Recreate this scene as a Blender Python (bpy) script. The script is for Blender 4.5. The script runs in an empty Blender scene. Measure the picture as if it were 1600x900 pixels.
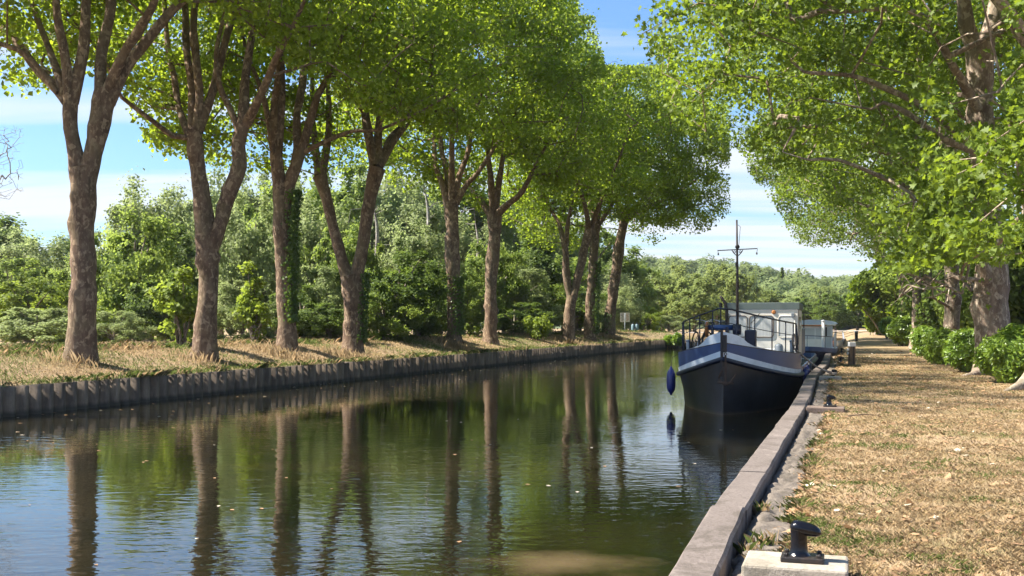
import bpy, math, random
import numpy as np
from mathutils import Vector, noise as mnoise

# ------------------------------------------------------------------ camera, sky, sun, exposure
scene = bpy.context.scene
COL = scene.collection
F = 1715.0          # focal length in pixels of the 1600 px wide photograph
HY = 503.0          # horizon row
CAMZ = 1.85
WZ = -0.86          # water level
cam_data = bpy.data.cameras.new("camera")
cam = bpy.data.objects.new("camera", cam_data)
COL.objects.link(cam)
cam.location = (0, 0, CAMZ)
cam.rotation_euler = (math.radians(90), 0, 0)
cam_data.sensor_width = 36
cam_data.lens = F / 1600 * 36
cam_data.shift_y = (HY - 450) / 1600
cam_data.clip_start = 0.1
cam_data.clip_end = 6000
scene.camera = cam

SUN_EL = 46.5
SUN_DIR = Vector((-0.998, 0.05, 0)).normalized()      # horizontal direction towards the sun
scene.view_settings.view_transform = 'Standard'
scene.view_settings.look = 'None'
scene.view_settings.gamma = 1
scene.view_settings.exposure = 1.6
scene.view_settings.use_curve_mapping = False
cy = scene.cycles
cy.use_denoising = True
cy.max_bounces = 6
cy.diffuse_bounces = 3
cy.glossy_bounces = 3
cy.transmission_bounces = 4
cy.transparent_max_bounces = 4
cy.sample_clamp_indirect = 6
cy.caustics_reflective = False
cy.caustics_refractive = False
cy.use_adaptive_sampling = True
cy.adaptive_threshold = 0.02

world = bpy.data.worlds.new("World")
scene.world = world
world.use_nodes = True
nt = world.node_tree
nt.nodes.clear()
N = nt.nodes.new
out = N('ShaderNodeOutputWorld')
bg = N('ShaderNodeBackground')
sky = N('ShaderNodeTexSky')
sky.sky_type = 'NISHITA'
sky.sun_disc = False
sky.sun_elevation = math.radians(SUN_EL)
sky.sun_rotation = math.atan2(SUN_DIR.x, SUN_DIR.y)
sky.air_density = 1.15
sky.dust_density = 0.6
sky.ozone_density = 2.5
bg.inputs['Strength'].default_value = 0.066
tc = N('ShaderNodeTexCoord')
sep = N('ShaderNodeSeparateXYZ')
nt.links.new(tc.outputs['Generated'], sep.inputs[0])
def wm(op, a, b=None, clamp=False):
    m = N('ShaderNodeMath'); m.operation = op; m.use_clamp = clamp
    for i, v in enumerate((a, b)):
        if v is None: continue
        if isinstance(v, (int, float)): m.inputs[i].default_value = v
        else: nt.links.new(v, m.inputs[i])
    return m.outputs[0]
zz = wm('ADD', wm('MAXIMUM', sep.outputs['Z'], 0.0), 0.06)
u_ = wm('DIVIDE', sep.outputs['X'], zz)
v_ = wm('DIVIDE', sep.outputs['Y'], zz)
comb = N('ShaderNodeCombineXYZ')
nt.links.new(wm('MULTIPLY', wm('ADD', u_, wm('MULTIPLY', v_, 0.25)), 0.22), comb.inputs[0])
nt.links.new(wm('MULTIPLY', v_, 0.9), comb.inputs[1])
nz = N('ShaderNodeTexNoise')
nz.inputs['Scale'].default_value = 1.35
nz.inputs['Detail'].default_value = 6
nz.inputs['Roughness'].default_value = 0.52
nz.inputs['Distortion'].default_value = 0.35
nt.links.new(comb.outputs[0], nz.inputs['Vector'])
# thin streaky cloud, thicker towards the horizon
low = wm('SUBTRACT', 1.0, wm('MULTIPLY', sep.outputs['Z'], 3.2), True)
cover = wm('MULTIPLY', wm('SUBTRACT', wm('ADD', nz.outputs['Fac'], wm('MULTIPLY', low, 0.22)), 0.515), 5.0, True)
mix = N('ShaderNodeMix'); mix.data_type = 'RGBA'
nt.links.new(wm('MULTIPLY', cover, 0.90), mix.inputs['Factor'])
tint = N('ShaderNodeMix'); tint.data_type = 'RGBA'; tint.blend_type = 'MULTIPLY'
tint.inputs['Factor'].default_value = 1.0
tint.inputs['B'].default_value = (0.66, 0.86, 1.10, 1)
nt.links.new(sky.outputs[0], tint.inputs['A'])
nt.links.new(tint.outputs['Result'], mix.inputs['A'])
mix.inputs['B'].default_value = (4.9, 5.15, 5.6, 1)
nt.links.new(mix.outputs['Result'], bg.inputs['Color'])
nt.links.new(bg.outputs[0], out.inputs['Surface'])

sl = bpy.data.lights.new("sun", 'SUN')
sl.energy = 5.0
sl.angle = math.radians(0.53)
sl.color = (1.0, 0.93, 0.82)
sun = bpy.data.objects.new("sun", sl)
COL.objects.link(sun)
to_sun = Vector((SUN_DIR.x * math.cos(math.radians(SUN_EL)), SUN_DIR.y * math.cos(math.radians(SUN_EL)), math.sin(math.radians(SUN_EL))))
sun.rotation_euler = to_sun.to_track_quat('Z', 'Y').to_euler()
sun.location = (-40, 10, 60)

# ------------------------------------------------------------------ helpers
def X(px, d): return (px - 800) / F * d
def Z(py, d): return CAMZ - (py - HY) / F * d
def P(px, py, d): return np.array([X(px, d), d, Z(py, d)])

def tag(o, label=None, cat=None, group=None, kind=None):
    if label: o['label'] = label
    if cat: o['category'] = cat
    if group: o['group'] = group
    if kind: o['kind'] = kind
    return o

def thing(name, label, cat, loc, rz=0.0, group=None):
    o = bpy.data.objects.new(name, None)
    o.empty_display_size = 0.3
    COL.objects.link(o)
    o.location = loc
    o.rotation_euler = (0, 0, rz)
    return tag(o, label, cat, group)

def fast_mesh(name, V, polys, mat, parent=None, origin=None, smooth=False, attr=None):
    """V (n,3); polys: (m,k) int array of equal-sized polygons."""
    V = np.asarray(V, dtype=np.float32)
    if origin is not None:
        V = V - np.asarray(origin, dtype=np.float32)
    polys = np.asarray(polys, dtype=np.int32)
    m = bpy.data.meshes.new(name)
    k = polys.shape[1]
    m.vertices.add(len(V)); m.vertices.foreach_set('co', V.ravel())
    m.loops.add(polys.size); m.loops.foreach_set('vertex_index', polys.ravel())
    m.polygons.add(len(polys))
    m.polygons.foreach_set('loop_start', np.arange(len(polys), dtype=np.int32) * k)
    m.polygons.foreach_set('loop_total', np.full(len(polys), k, dtype=np.int32))
    if smooth:
        m.polygons.foreach_set('use_smooth', np.ones(len(polys), dtype=bool))
    m.update(calc_edges=True)
    if attr is not None:
        a = m.attributes.new('tint', 'FLOAT', 'POINT')
        a.data.foreach_set('value', np.asarray(attr, dtype=np.float32))
    m.materials.append(mat)
    o = bpy.data.objects.new(name, m)
    COL.objects.link(o)
    if parent is not None: o.parent = parent
    elif origin is not None: o.location = origin
    return o

class MB:
    def __init__(s): s.v = []; s.f = []
    def add(s, vs, fs):
        b = len(s.v)
        s.v += [tuple(map(float, p)) for p in vs]
        s.f += [tuple(i + b for i in f) for f in fs]
        return s
    def box(s, c, size, rz=0.0, tilt=0.0):
        hx, hy, hz = size[0] / 2, size[1] / 2, size[2] / 2
        cz, sz = math.cos(rz), math.sin(rz); ct, st = math.cos(tilt), math.sin(tilt)
        vs = []
        for x in (-hx, hx):
            for y in (-hy, hy):
                for z in (-hz, hz):
                    x1, z1 = x * ct + z * st, -x * st + z * ct
                    vs.append((c[0] + x1 * cz - y * sz, c[1] + x1 * sz + y * cz, c[2] + z1))
        return s.add(vs, [(0, 1, 3, 2), (4, 6, 7, 5), (0, 4, 5, 1), (2, 3, 7, 6), (0, 2, 6, 4), (1, 5, 7, 3)])
    def tube(s, pts, r, n=8, caps=True, flat=None):
        pts = [np.array(p, float) for p in pts]
        rs = r if hasattr(r, '__len__') else [r] * len(pts)
        rings = []
        up = np.array([0.0, 0, 1])
        for i, p in enumerate(pts):
            t = pts[min(i + 1, len(pts) - 1)] - pts[max(i - 1, 0)]
            t = t / (np.linalg.norm(t) + 1e-9)
            if i == 0:
                a = np.array([1.0, 0, 0]) if abs(t[2]) > 0.9 else up
            else: a = last
            uu = a - t * np.dot(a, t); uu /= np.linalg.norm(uu) + 1e-9
            last = uu
            w = np.cross(t, uu)
            rings.append([p + rs[i] * (math.cos(2 * math.pi * k / n) * uu + math.sin(2 * math.pi * k / n) * w) for k in range(n)])
        vs = [q for rg in rings for q in rg]
        fs = []
        for i in range(len(pts) - 1):
            for k in range(n):
                k2 = (k + 1) % n
                fs.append((i * n + k, i * n + k2, (i + 1) * n + k2, (i + 1) * n + k))
        if caps:
            fs.append(tuple(range(n))[::-1]); fs.append(tuple((len(pts) - 1) * n + k for k in range(n)))
        return s.add(vs, fs)
    def lathe(s, prof, c=(0, 0, 0), n=20, sx=1, sy=1):
        vs, fs = [], []
        for r, z in prof:
            for k in range(n):
                a = 2 * math.pi * k / n
                vs.append((c[0] + r * sx * math.cos(a), c[1] + r * sy * math.sin(a), c[2] + z))
        for i in range(len(prof) - 1):
            for k in range(n):
                k2 = (k + 1) % n
                fs.append((i * n + k, i * n + k2, (i + 1) * n + k2, (i + 1) * n + k))
        fs.append(tuple(range(n))[::-1]); fs.append(tuple((len(prof) - 1) * n + k for k in range(n)))
        return s.add(vs, fs)
    def ball(s, c, r, n=14):
        prof = [(max(1e-4, r * math.sin(math.pi * i / 8)), -r * math.cos(math.pi * i / 8)) for i in range(9)]
        return s.lathe(prof, c, n)
    def ring(s, c, R, r, axis_u, axis_v, n=24, m=6):
        au, av = np.array(axis_u, float), np.array(axis_v, float)
        au /= np.linalg.norm(au); av /= np.linalg.norm(av)
        nn = np.cross(au, av)
        vs, fs = [], []
        for i in range(n):
            a = 2 * math.pi * i / n
            rad = math.cos(a) * au + math.sin(a) * av
            for k in range(m):
                b = 2 * math.pi * k / m
                vs.append(np.array(c) + rad * (R + r * math.cos(b)) + nn * r * math.sin(b))
        for i in range(n):
            for k in range(m):
                fs.append((i * m + k, ((i + 1) % n) * m + k, ((i + 1) % n) * m + (k + 1) % m, i * m + (k + 1) % m))
        return s.add(vs, fs)
    def build(s, name, mat, parent=None, origin=(0, 0, 0), smooth=False, bevel=0, loc=None):
        m = bpy.data.meshes.new(name)
        og = origin
        m.from_pydata([(a - og[0], b - og[1], c - og[2]) for a, b, c in s.v], [], s.f)
        m.materials.append(mat)
        if smooth:
            for p in m.polygons: p.use_smooth = True
        m.update()
        o = bpy.data.objects.new(name, m)
        COL.objects.link(o)
        if parent is not None: o.parent = parent
        elif loc is not None: o.location = loc
        elif tuple(og) != (0, 0, 0): o.location = og
        if bevel:
            b = o.modifiers.new('bevel', 'BEVEL'); b.width = bevel; b.segments = 2; b.limit_method = 'ANGLE'
            if smooth:
                pass
        return o

def smooth_by_angle(o, ang=40):
    m = o.data
    m.polygons.foreach_set('use_smooth', [True] * len(m.polygons))
    try:
        m.set_sharp_from_angle(angle=math.radians(ang))
    except Exception:
        pass

# ------------------------------------------------------------------ materials
def new_mat(name):
    m = bpy.data.materials.new(name)
    m.use_nodes = True
    t = m.node_tree
    return m, t, t.nodes['Principled BSDF'], t.nodes['Material Output']

def nd(t, typ, **kw):
    n = t.nodes.new(typ)
    for k, v in kw.items():
        if k in n.inputs: n.inputs[k].default_value = v
        else: setattr(n, k, v)
    return n

def ramp(t, fac, stops):
    r = t.nodes.new('ShaderNodeValToRGB')
    el = r.color_ramp.elements
    while len(el) < len(stops): el.new(0.5)
    for e, (p, c) in zip(el, stops):
        e.position = p
        e.color = (*c, 1) if not isinstance(c, (int, float)) else (c, c, c, 1)
    t.links.new(fac, r.inputs[0])
    return r.outputs[0]

def mixc(t, fac, a, b, typ='MIX'):
    m = t.nodes.new('ShaderNodeMix'); m.data_type = 'RGBA'; m.blend_type = typ
    for inp, v in (('Factor', fac), ('A', a), ('B', b)):
        if isinstance(v, (int, float)): m.inputs[inp].default_value = v
        elif isinstance(v, tuple): m.inputs[inp].default_value = (*v, 1)
        else: t.links.new(v, m.inputs[inp])
    return m.outputs['Result']

def pos(t, scale=(1, 1, 1)):
    g = t.nodes.new('ShaderNodeNewGeometry')
    mp = t.nodes.new('ShaderNodeMapping')
    mp.inputs['Scale'].default_value = scale
    t.links.new(g.outputs['Position'], mp.inputs[0])
    return mp.outputs[0]

def objpos(t, scale=(1, 1, 1)):
    g = t.nodes.new('ShaderNodeTexCoord')
    mp = t.nodes.new('ShaderNodeMapping')
    mp.inputs['Scale'].default_value = scale
    t.links.new(g.outputs['Object'], mp.inputs[0])
    return mp.outputs[0]

def noise(t, vec, scale, detail=4, rough=0.55, dist=0.0):
    n = nd(t, 'ShaderNodeTexNoise', Scale=scale, Detail=detail, Roughness=rough, Distortion=dist)
    t.links.new(vec, n.inputs['Vector'])
    return n.outputs['Fac']

def bump(t, h, bs, strength=0.5, dist=0.02):
    b = nd(t, 'ShaderNodeBump', Strength=strength, Distance=dist)
    t.links.new(h, b.inputs['Height'])
    t.links.new(b.outputs[0], bs.inputs['Normal'])
    return b

def paint(name, col, rough=0.45, wear=0.12, wcol=None, scale=3.0, metal=0.0, bmp=0.15, spec=0.4):
    m, t, b, o = new_mat(name)
    p = objpos(t)
    n1 = noise(t, p, scale, 6, 0.6)
    n2 = noise(t, p, scale * 7, 4, 0.6)
    wc = wcol or tuple(c * 0.6 for c in col)
    f = ramp(t, n1, [(0.45, 0.0), (0.75, 1.0)])
    mm = t.nodes.new('ShaderNodeMath'); mm.operation = 'MULTIPLY'; mm.inputs[1].default_value = wear * 3
    mm.use_clamp = True
    t.links.new(f, mm.inputs[0])
    c1 = mixc(t, mm.outputs[0], col, wc)
    c2 = mixc(t, 0.25, c1, mixc(t, n2, tuple(c * 0.75 for c in col), tuple(min(1, c * 1.2) for c in col)))
    t.links.new(c2, b.inputs['Base Color'])
    b.inputs['Roughness'].default_value = rough
    b.inputs['Metallic'].default_value = metal
    b.inputs['Specular IOR Level'].default_value = spec
    if bmp: bump(t, n2, b, bmp, 0.01)
    return m

def leaf_mat(name, dark, light, trans, tmix=0.42, rough=0.45, spec=0.35, patch=0.3):
    m, t, b, o = new_mat(name)
    a = nd(t, 'ShaderNodeAttribute'); a.attribute_name = 'tint'
    big = noise(t, pos(t), patch, 2, 0.5)
    col = mixc(t, a.outputs['Fac'], dark, light)
    col = mixc(t, ramp(t, big, [(0.35, 0.0), (0.7, 0.5)]), col, tuple(0.5 * (x + y) * k for x, y, k in zip(dark, light, (1.35, 1.15, 0.9))))
    t.links.new(col, b.inputs['Base Color'])
    b.inputs['Roughness'].default_value = rough
    b.inputs['Specular IOR Level'].default_value = spec
    tr = nd(t, 'ShaderNodeBsdfTranslucent')
    tcol = mixc(t, a.outputs['Fac'], tuple(c * 0.7 for c in trans), trans)
    t.links.new(tcol, tr.inputs['Color'])
    mx = nd(t, 'ShaderNodeMixShader'); mx.inputs[0].default_value = tmix
    t.links.new(b.outputs[0], mx.inputs[1]); t.links.new(tr.outputs[0], mx.inputs[2])
    t.links.new(mx.outputs[0], o.inputs['Surface'])
    return m

M = {}
M['plane_leaf'] = leaf_mat('plane_leaf', (0.045, 0.085, 0.010), (0.145, 0.210, 0.024), (0.52, 0.67, 0.045), 0.48, 0.55, 0.25)
M['plane_leaf_right'] = leaf_mat('plane_leaf_right', (0.036, 0.074, 0.010), (0.160, 0.230, 0.036), (0.43, 0.58, 0.04), 0.38, 0.55, 0.28, 0.5)
M['wood_leaf'] = leaf_mat('wood_leaf', (0.070, 0.115, 0.024), (0.160, 0.225, 0.055), (0.42, 0.54, 0.10), 0.48, 0.6, 0.15)
M['willow_leaf'] = leaf_mat('willow_leaf', (0.150, 0.190, 0.085), (0.280, 0.330, 0.160), (0.48, 0.58, 0.22), 0.46, 0.6, 0.15)
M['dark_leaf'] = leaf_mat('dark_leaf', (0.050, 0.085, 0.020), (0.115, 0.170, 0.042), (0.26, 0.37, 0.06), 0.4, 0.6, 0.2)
M['yellow_leaf'] = leaf_mat('yellow_leaf', (0.10, 0.15, 0.022), (0.19, 0.25, 0.045), (0.42, 0.53, 0.06), 0.45, 0.6, 0.2)
M['far_leaf'] = leaf_mat('far_leaf', (0.135, 0.180, 0.060), (0.250, 0.305, 0.110), (0.42, 0.50, 0.14), 0.42, 0.8, 0.08, patch=0.03)  # leaf tone lightened to stand in for distance haze
M['hill_leaf'] = leaf_mat('hill_leaf', (0.110, 0.155, 0.062), (0.200, 0.250, 0.100), (0.35, 0.42, 0.18), 0.38, 0.9, 0.03, patch=0.03)  # hillside leaves lightened too, haze put into the colour
M['laurel_leaf'] = leaf_mat('laurel_leaf', (0.085, 0.155, 0.020), (0.210, 0.320, 0.050), (0.38, 0.54, 0.06), 0.36, 0.35, 0.5)
M['ivy_leaf'] = leaf_mat('ivy_leaf', (0.042, 0.085, 0.015), (0.115, 0.185, 0.032), (0.22, 0.34, 0.04), 0.3, 0.4, 0.4)

def bark_mat(name, base, pale, dark):
    m, t, b, o = new_mat(name)
    p = pos(t, (1, 1, 0.55))
    n1 = noise(t, p, 2.2, 5, 0.6, 0.4)
    n2 = noise(t, p, 9.0, 5, 0.65)
    vor = nd(t, 'ShaderNodeTexVoronoi', Scale=3.2); vor.feature = 'F1'
    mp = pos(t, (1.2, 1.2, 0.6))
    t.links.new(mp, vor.inputs['Vector'])
    c = mixc(t, ramp(t, n1, [(0.35, 0.0), (0.62, 1.0)]), dark, base)
    c = mixc(t, ramp(t, n2, [(0.50, 0.0), (0.66, 0.9)]), c, pale)
    # peeled plates: crisp pale patches
    n3 = noise(t, pos(t, (1, 1, 0.7)), 5.0, 2, 0.4, 0.8)
    c = mixc(t, ramp(t, n3, [(0.58, 0.0), (0.61, 0.7)]), c, tuple(x * 1.3 for x in pale))
    n5 = noise(t, pos(t, (1, 1, 0.5)), 1.1, 3, 0.5, 0.5)
    c = mixc(t, ramp(t, n5, [(0.52, 0.0), (0.62, 0.45)]), c, (pale[0] * .62, pale[1] * .68, pale[2] * .60))
    n6 = noise(t, pos(t, (1, 1, 0.12)), 7.0, 4, 0.6)
    c = mixc(t, ramp(t, n6, [(0.58, 0.0), (0.72, 0.6)]), c, tuple(x * 0.55 for x in dark))
    t.links.new(c, b.inputs['Base Color'])
    b.inputs['Roughness'].default_value = 0.9
    b.inputs['Specular IOR Level'].default_value = 0.15
    hh = mixc(t, 0.5, n2, noise(t, pos(t, (1, 1, 0.25)), 14, 4, 0.6))
    bump(t, hh, b, 0.9, 0.05)
    return m
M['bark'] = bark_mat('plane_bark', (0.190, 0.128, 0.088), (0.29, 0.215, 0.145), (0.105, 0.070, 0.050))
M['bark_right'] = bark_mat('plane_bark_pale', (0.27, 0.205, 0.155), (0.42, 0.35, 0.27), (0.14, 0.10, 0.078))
M['bark_far'] = bark_mat('wood_bark', (0.20, 0.165, 0.13), (0.32, 0.28, 0.23), (0.12, 0.09, 0.07))
M['bark_grey'] = bark_mat('dead_bark', (0.30, 0.27, 0.24), (0.42, 0.4, 0.37), (0.2, 0.17, 0.15))

# ground: dry mown turf with bare soil and greener flecks
m, t, b, o = new_mat('dry_turf')
p = pos(t)
n1 = noise(t, p, 0.35, 5, 0.6)
n2 = noise(t, p, 3.0, 6, 0.65)
n3 = noise(t, p, 40.0, 3, 0.7)
c = mixc(t, ramp(t, n2, [(0.35, 0.0), (0.65, 1.0)]), (0.25, 0.175, 0.10), (0.42, 0.315, 0.19))
c = mixc(t, ramp(t, n1, [(0.52, 0.0), (0.68, 0.75)]), c, (0.16, 0.165, 0.055))
c = mixc(t, ramp(t, n3, [(0.3, 0.55), (0.6, 0.0)]), c, (0.16, 0.105, 0.06))
n9 = noise(t, pos(t), 0.8, 4, 0.6, 0.5)
c = mixc(t, ramp(t, n9, [(0.55, 0.0), (0.66, 0.6)]), c, (0.30, 0.215, 0.14))
t.links.new(c, b.inputs['Base Color'])
b.inputs['Roughness'].default_value = 0.95
b.inputs['Specular IOR Level'].default_value = 0.1
bump(t, mixc(t, 0.5, n3, n2), b, 0.8, 0.03)
M['turf'] = m

def blade_mat(name, straw, green, tr):
    m, t, b, o = new_mat(name)
    a = nd(t, 'ShaderNodeAttribute'); a.attribute_name = 'tint'
    c = ramp(t, a.outputs['Fac'], [(0.0, tuple(x * 0.5 for x in straw)), (0.35, straw), (0.72, tuple(min(1, x * 1.35) for x in straw)), (0.80, green), (1.0, tuple(x * 1.3 for x in green))])
    t.links.new(c, b.inputs['Base Color'])
    b.inputs['Roughness'].default_value = 0.7
    b.inputs['Specular IOR Level'].default_value = 0.2
    trn = nd(t, 'ShaderNodeBsdfTranslucent')
    t.links.new(c, trn.inputs['Color'])
    mx = nd(t, 'ShaderNodeMixShader'); mx.inputs[0].default_value = tr
    t.links.new(b.outputs[0], mx.inputs[1]); t.links.new(trn.outputs[0], mx.inputs[2])
    t.links.new(mx.outputs[0], o.inputs['Surface'])
    return m
M['blades'] = blade_mat('grass_blades', (0.46, 0.345, 0.205), (0.14, 0.18, 0.05), 0.3)
M['litter'] = blade_mat('fallen_leaf', (0.36, 0.22, 0.12), (0.60, 0.52, 0.40), 0.2)

# water
m, t, b, o = new_mat('canal_water')
b.inputs['Roughness'].default_value = 0.015
b.inputs['IOR'].default_value = 1.333
b.inputs['Specular IOR Level'].default_value = 1.0
p = pos(t)
mud = noise(t, pos(t, (0.5, 1.5, 1)), 0.22, 4, 0.6, 0.6)
wc = mixc(t, ramp(t, mud, [(0.4, 0.0), (0.72, 1.0)]), (0.006, 0.007, 0.0025), (0.020, 0.016, 0.007))
# a silt bank just under the surface close to the quay
mp_ = nd(t, 'ShaderNodeMapping'); mp_.inputs['Location'].default_value = (-0.55, -12.35, 0.86); mp_.vector_type = 'POINT'
gg = t.nodes.new('ShaderNodeNewGeometry'); t.links.new(gg.outputs['Position'], mp_.inputs[0])
ms_ = nd(t, 'ShaderNodeVectorMath'); ms_.operation = 'MULTIPLY'; ms_.inputs[1].default_value = (0.55, 0.85, 1)
t.links.new(mp_.outputs[0], ms_.inputs[0])
ln_ = nd(t, 'ShaderNodeVectorMath'); ln_.operation = 'LENGTH'; t.links.new(ms_.outputs[0], ln_.inputs[0])
sm_ = nd(t, 'ShaderNodeMath'); sm_.operation = 'MULTIPLY_ADD'; sm_.inputs[1].default_value = 0.7
t.links.new(noise(t, pos(t), 1.5, 4, 0.6), sm_.inputs[0]); t.links.new(ln_.outputs['Value'], sm_.inputs[2])
wc = mixc(t, ramp(t, sm_.outputs[0], [(0.35, 1.0), (0.95, 0.0)]), wc, (0.13, 0.092, 0.05))
t.links.new(wc, b.inputs['Base Color'])
w1 = noise(t, pos(t, (1.0, 1.9, 1)), 2.1, 2, 0.5, 0.25)
w2 = noise(t, pos(t, (0.8, 1.7, 1)), 6.0, 2, 0.5, 0.2)
calm = ramp(t, noise(t, pos(t, (0.35, 1, 1)), 0.16, 2, 0.5, 0.5), [(0.36, 0.25), (0.6, 1.0)])
hh = nd(t, 'ShaderNodeMath'); hh.operation = 'MULTIPLY_ADD'; hh.inputs[1].default_value = 0.28
t.links.new(w2, hh.inputs[0]); t.links.new(w1, hh.inputs[2])
h2 = nd(t, 'ShaderNodeMath'); h2.operation = 'MULTIPLY'
t.links.new(hh.outputs[0], h2.inputs[0]); t.links.new(calm, h2.inputs[1])
bp = bump(t, hh.outputs[0], b, 1.0, 0.0095)
mul = nd(t, 'ShaderNodeMath'); mul.operation = 'MULTIPLY'; mul.inputs[1].default_value = 0.85
t.links.new(calm, mul.inputs[0]); t.links.new(mul.outputs[0], bp.inputs['Strength'])
M['water'] = m

# weathered concrete
def concrete(name, a, bcol, scale=6, pits=True):
    m, t, b, o = new_mat(name)
    p = pos(t)
    n1 = noise(t, p, scale * 0.35, 5, 0.6)
    n2 = noise(t, p, scale * 5, 6, 0.7)
    n4 = noise(t, pos(t, (1, 0.35, 1)), scale, 4, 0.6)
    c = mixc(t, n1, a, bcol)
    c = mixc(t, ramp(t, n2, [(0.35, 0.55), (0.52, 0.0)]), c, tuple(x * 0.5 for x in a))
    c = mixc(t, ramp(t, n4, [(0.56, 0.0), (0.7, 0.5)]), c, tuple(min(1, x * 1.35) for x in bcol))
    n6 = noise(t, p, scale * 0.22, 6, 0.7, 0.8)
    c = mixc(t, ramp(t, n6, [(0.50, 0.0), (0.60, 0.55)]), c, (a[0] * .55, a[1] * .56, a[2] * .50))  # dark blotches: moss stains, with some shade put into the colour
    n7 = noise(t, p, scale * 14, 3, 0.7)
    c = mixc(t, ramp(t, n7, [(0.60, 0.0), (0.68, 0.6)]), c, tuple(x * 0.4 for x in a))
    n8 = noise(t, pos(t, (6, 1.0, 1)), scale * 1.2, 5, 0.7, 0.3)
    c = mixc(t, ramp(t, n8, [(0.56, 0.0), (0.64, 0.35)]), c, tuple(x * 0.6 for x in a))
    t.links.new(c, b.inputs['Base Color'])
    b.inputs['Roughness'].default_value = 0.9
    b.inputs['Specular IOR Level'].default_value = 0.2
    bump(t, mixc(t, 0.4, n2, n7), b, 0.9, 0.014)
    return m
M['cap'] = concrete('weathered_cap', (0.145, 0.118, 0.102), (0.235, 0.198, 0.175))
M['block'] = concrete('mooring_block', (0.34, 0.295, 0.235), (0.45, 0.395, 0.32))
M['block_dark'] = concrete('mooring_block_dark', (0.17, 0.125, 0.10), (0.25, 0.19, 0.15))
M['rubble'] = concrete('mortar_rubble', (0.13, 0.108, 0.088), (0.23, 0.195, 0.16), 9)
M['quay'] = concrete('quay_face', (0.10, 0.09, 0.07), (0.17, 0.15, 0.12))

m, t, b, o = new_mat('sheet_pile')
p = pos(t)
n1 = noise(t, pos(t, (1, 1, 0.25)), 3.0, 6, 0.65)
n2 = noise(t, p, 22, 5, 0.7)
c = mixc(t, ramp(t, n1, [(0.4, 0.0), (0.66, 1.0)]), (0.085, 0.064, 0.047), (0.225, 0.17, 0.122))
c = mixc(t, ramp(t, n2, [(0.55, 0.0), (0.7, 0.5)]), c, (0.15, 0.075, 0.035))
g = t.nodes.new('ShaderNodeNewGeometry'); sp = t.nodes.new('ShaderNodeSeparateXYZ')
t.links.new(g.outputs['Position'], sp.inputs[0])
mr = nd(t, 'ShaderNodeMapRange'); mr.inputs['From Min'].default_value = -0.72; mr.inputs['From Max'].default_value = -0.60
ad = nd(t, 'ShaderNodeMath'); ad.operation = 'MULTIPLY_ADD'; ad.inputs[1].default_value = 0.12
t.links.new(n1, ad.inputs[0]); t.links.new(sp.outputs['Z'], ad.inputs[2]); t.links.new(ad.outputs[0], mr.inputs['Value'])
c = mixc(t, mr.outputs[0], (0.040, 0.036, 0.026), c)   # wet tide band of algae
t.links.new(c, b.inputs['Base Color'])
b.inputs['Roughness'].default_value = 0.8
bump(t, n2, b, 0.5, 0.01)
M['pile'] = m

M['hull_black'] = paint('hull_black', (0.010, 0.013, 0.022), 0.25, 0.2, (0.035, 0.038, 0.048), 1.6, spec=0.5)
m_, t_, b_, o_m = new_mat('hull_steel')
gp = t_.nodes.new('ShaderNodeNewGeometry'); sp_ = t_.nodes.new('ShaderNodeSeparateXYZ'); t_.links.new(gp.outputs['Position'], sp_.inputs[0])
nA = noise(t_, pos(t_), 2.2, 6, 0.65); nB = noise(t_, pos(t_, (1, 1, .2)), 7, 5, 0.7)
mr_ = nd(t_, 'ShaderNodeMapRange'); mr_.inputs['From Min'].default_value = WZ + .18; mr_.inputs['From Max'].default_value = WZ + .04
aa = nd(t_, 'ShaderNodeMath'); aa.operation = 'MULTIPLY_ADD'; aa.inputs[1].default_value = 0.16
t_.links.new(nB, aa.inputs[0]); t_.links.new(sp_.outputs['Z'], aa.inputs[2]); t_.links.new(aa.outputs[0], mr_.inputs['Value'])
c_ = mixc(t_, ramp(t_, nA, [(0.45, 0.0), (0.72, 0.8)]), (0.007, 0.009, 0.014), (0.034, 0.038, 0.046))
c_ = mixc(t_, ramp(t_, nB, [(0.62, 0.0), (0.72, 0.7)]), c_, (0.085, 0.055, 0.038))
c_ = mixc(t_, mr_.outputs[0], c_, (0.12, 0.085, 0.055))
t_.links.new(c_, b_.inputs['Base Color']); b_.inputs['Roughness'].default_value = 0.28
bump(t_, nA, b_, 0.25, 0.02)
M['hull_black'] = m_
M['navy'] = paint('navy_paint', (0.034, 0.078, 0.20), 0.32, 0.12, (0.05, 0.06, 0.09), 2.0, spec=0.5)
M['navy_dark'] = paint('dark_navy_paint', (0.012, 0.018, 0.040), 0.35, 0.15, (0.04, 0.03, 0.025), 4)
M['pale_blue'] = paint('pale_blue_grey_paint', (0.76, 0.81, 0.86), 0.4, 0.2, (0.38, 0.41, 0.43), 2.5)
M['cream'] = paint('cream_paint', (0.80, 0.76, 0.68), 0.45, 0.12, (0.5, 0.42, 0.33), 2.5)
M['white'] = paint('white_paint', (0.76, 0.76, 0.74), 0.4, 0.12, (0.55, 0.52, 0.48), 3)
M['roof_green'] = paint('slate_green_paint', (0.105, 0.135, 0.130), 0.5, 0.2, (0.16, 0.18, 0.17), 2)
M['rust'] = paint('rust', (0.085, 0.055, 0.040), 0.85, 0.3, (0.08, 0.045, 0.03), 9, bmp=0.5, spec=0.2)
M['stem_brown'] = paint('stem_brown', (0.034, 0.027, 0.024), 0.6, 0.3, (0.08, 0.048, 0.03), 9, bmp=0.4)
M['orange_rust'] = paint('orange_disc', (0.40, 0.15, 0.04), 0.7, 0.3, (0.2, 0.08, 0.03), 9)
M['fender'] = paint('blue_vinyl', (0.028, 0.034, 0.17), 0.3, 0.1, (0.06, 0.06, 0.15), 4, spec=0.5)
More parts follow.
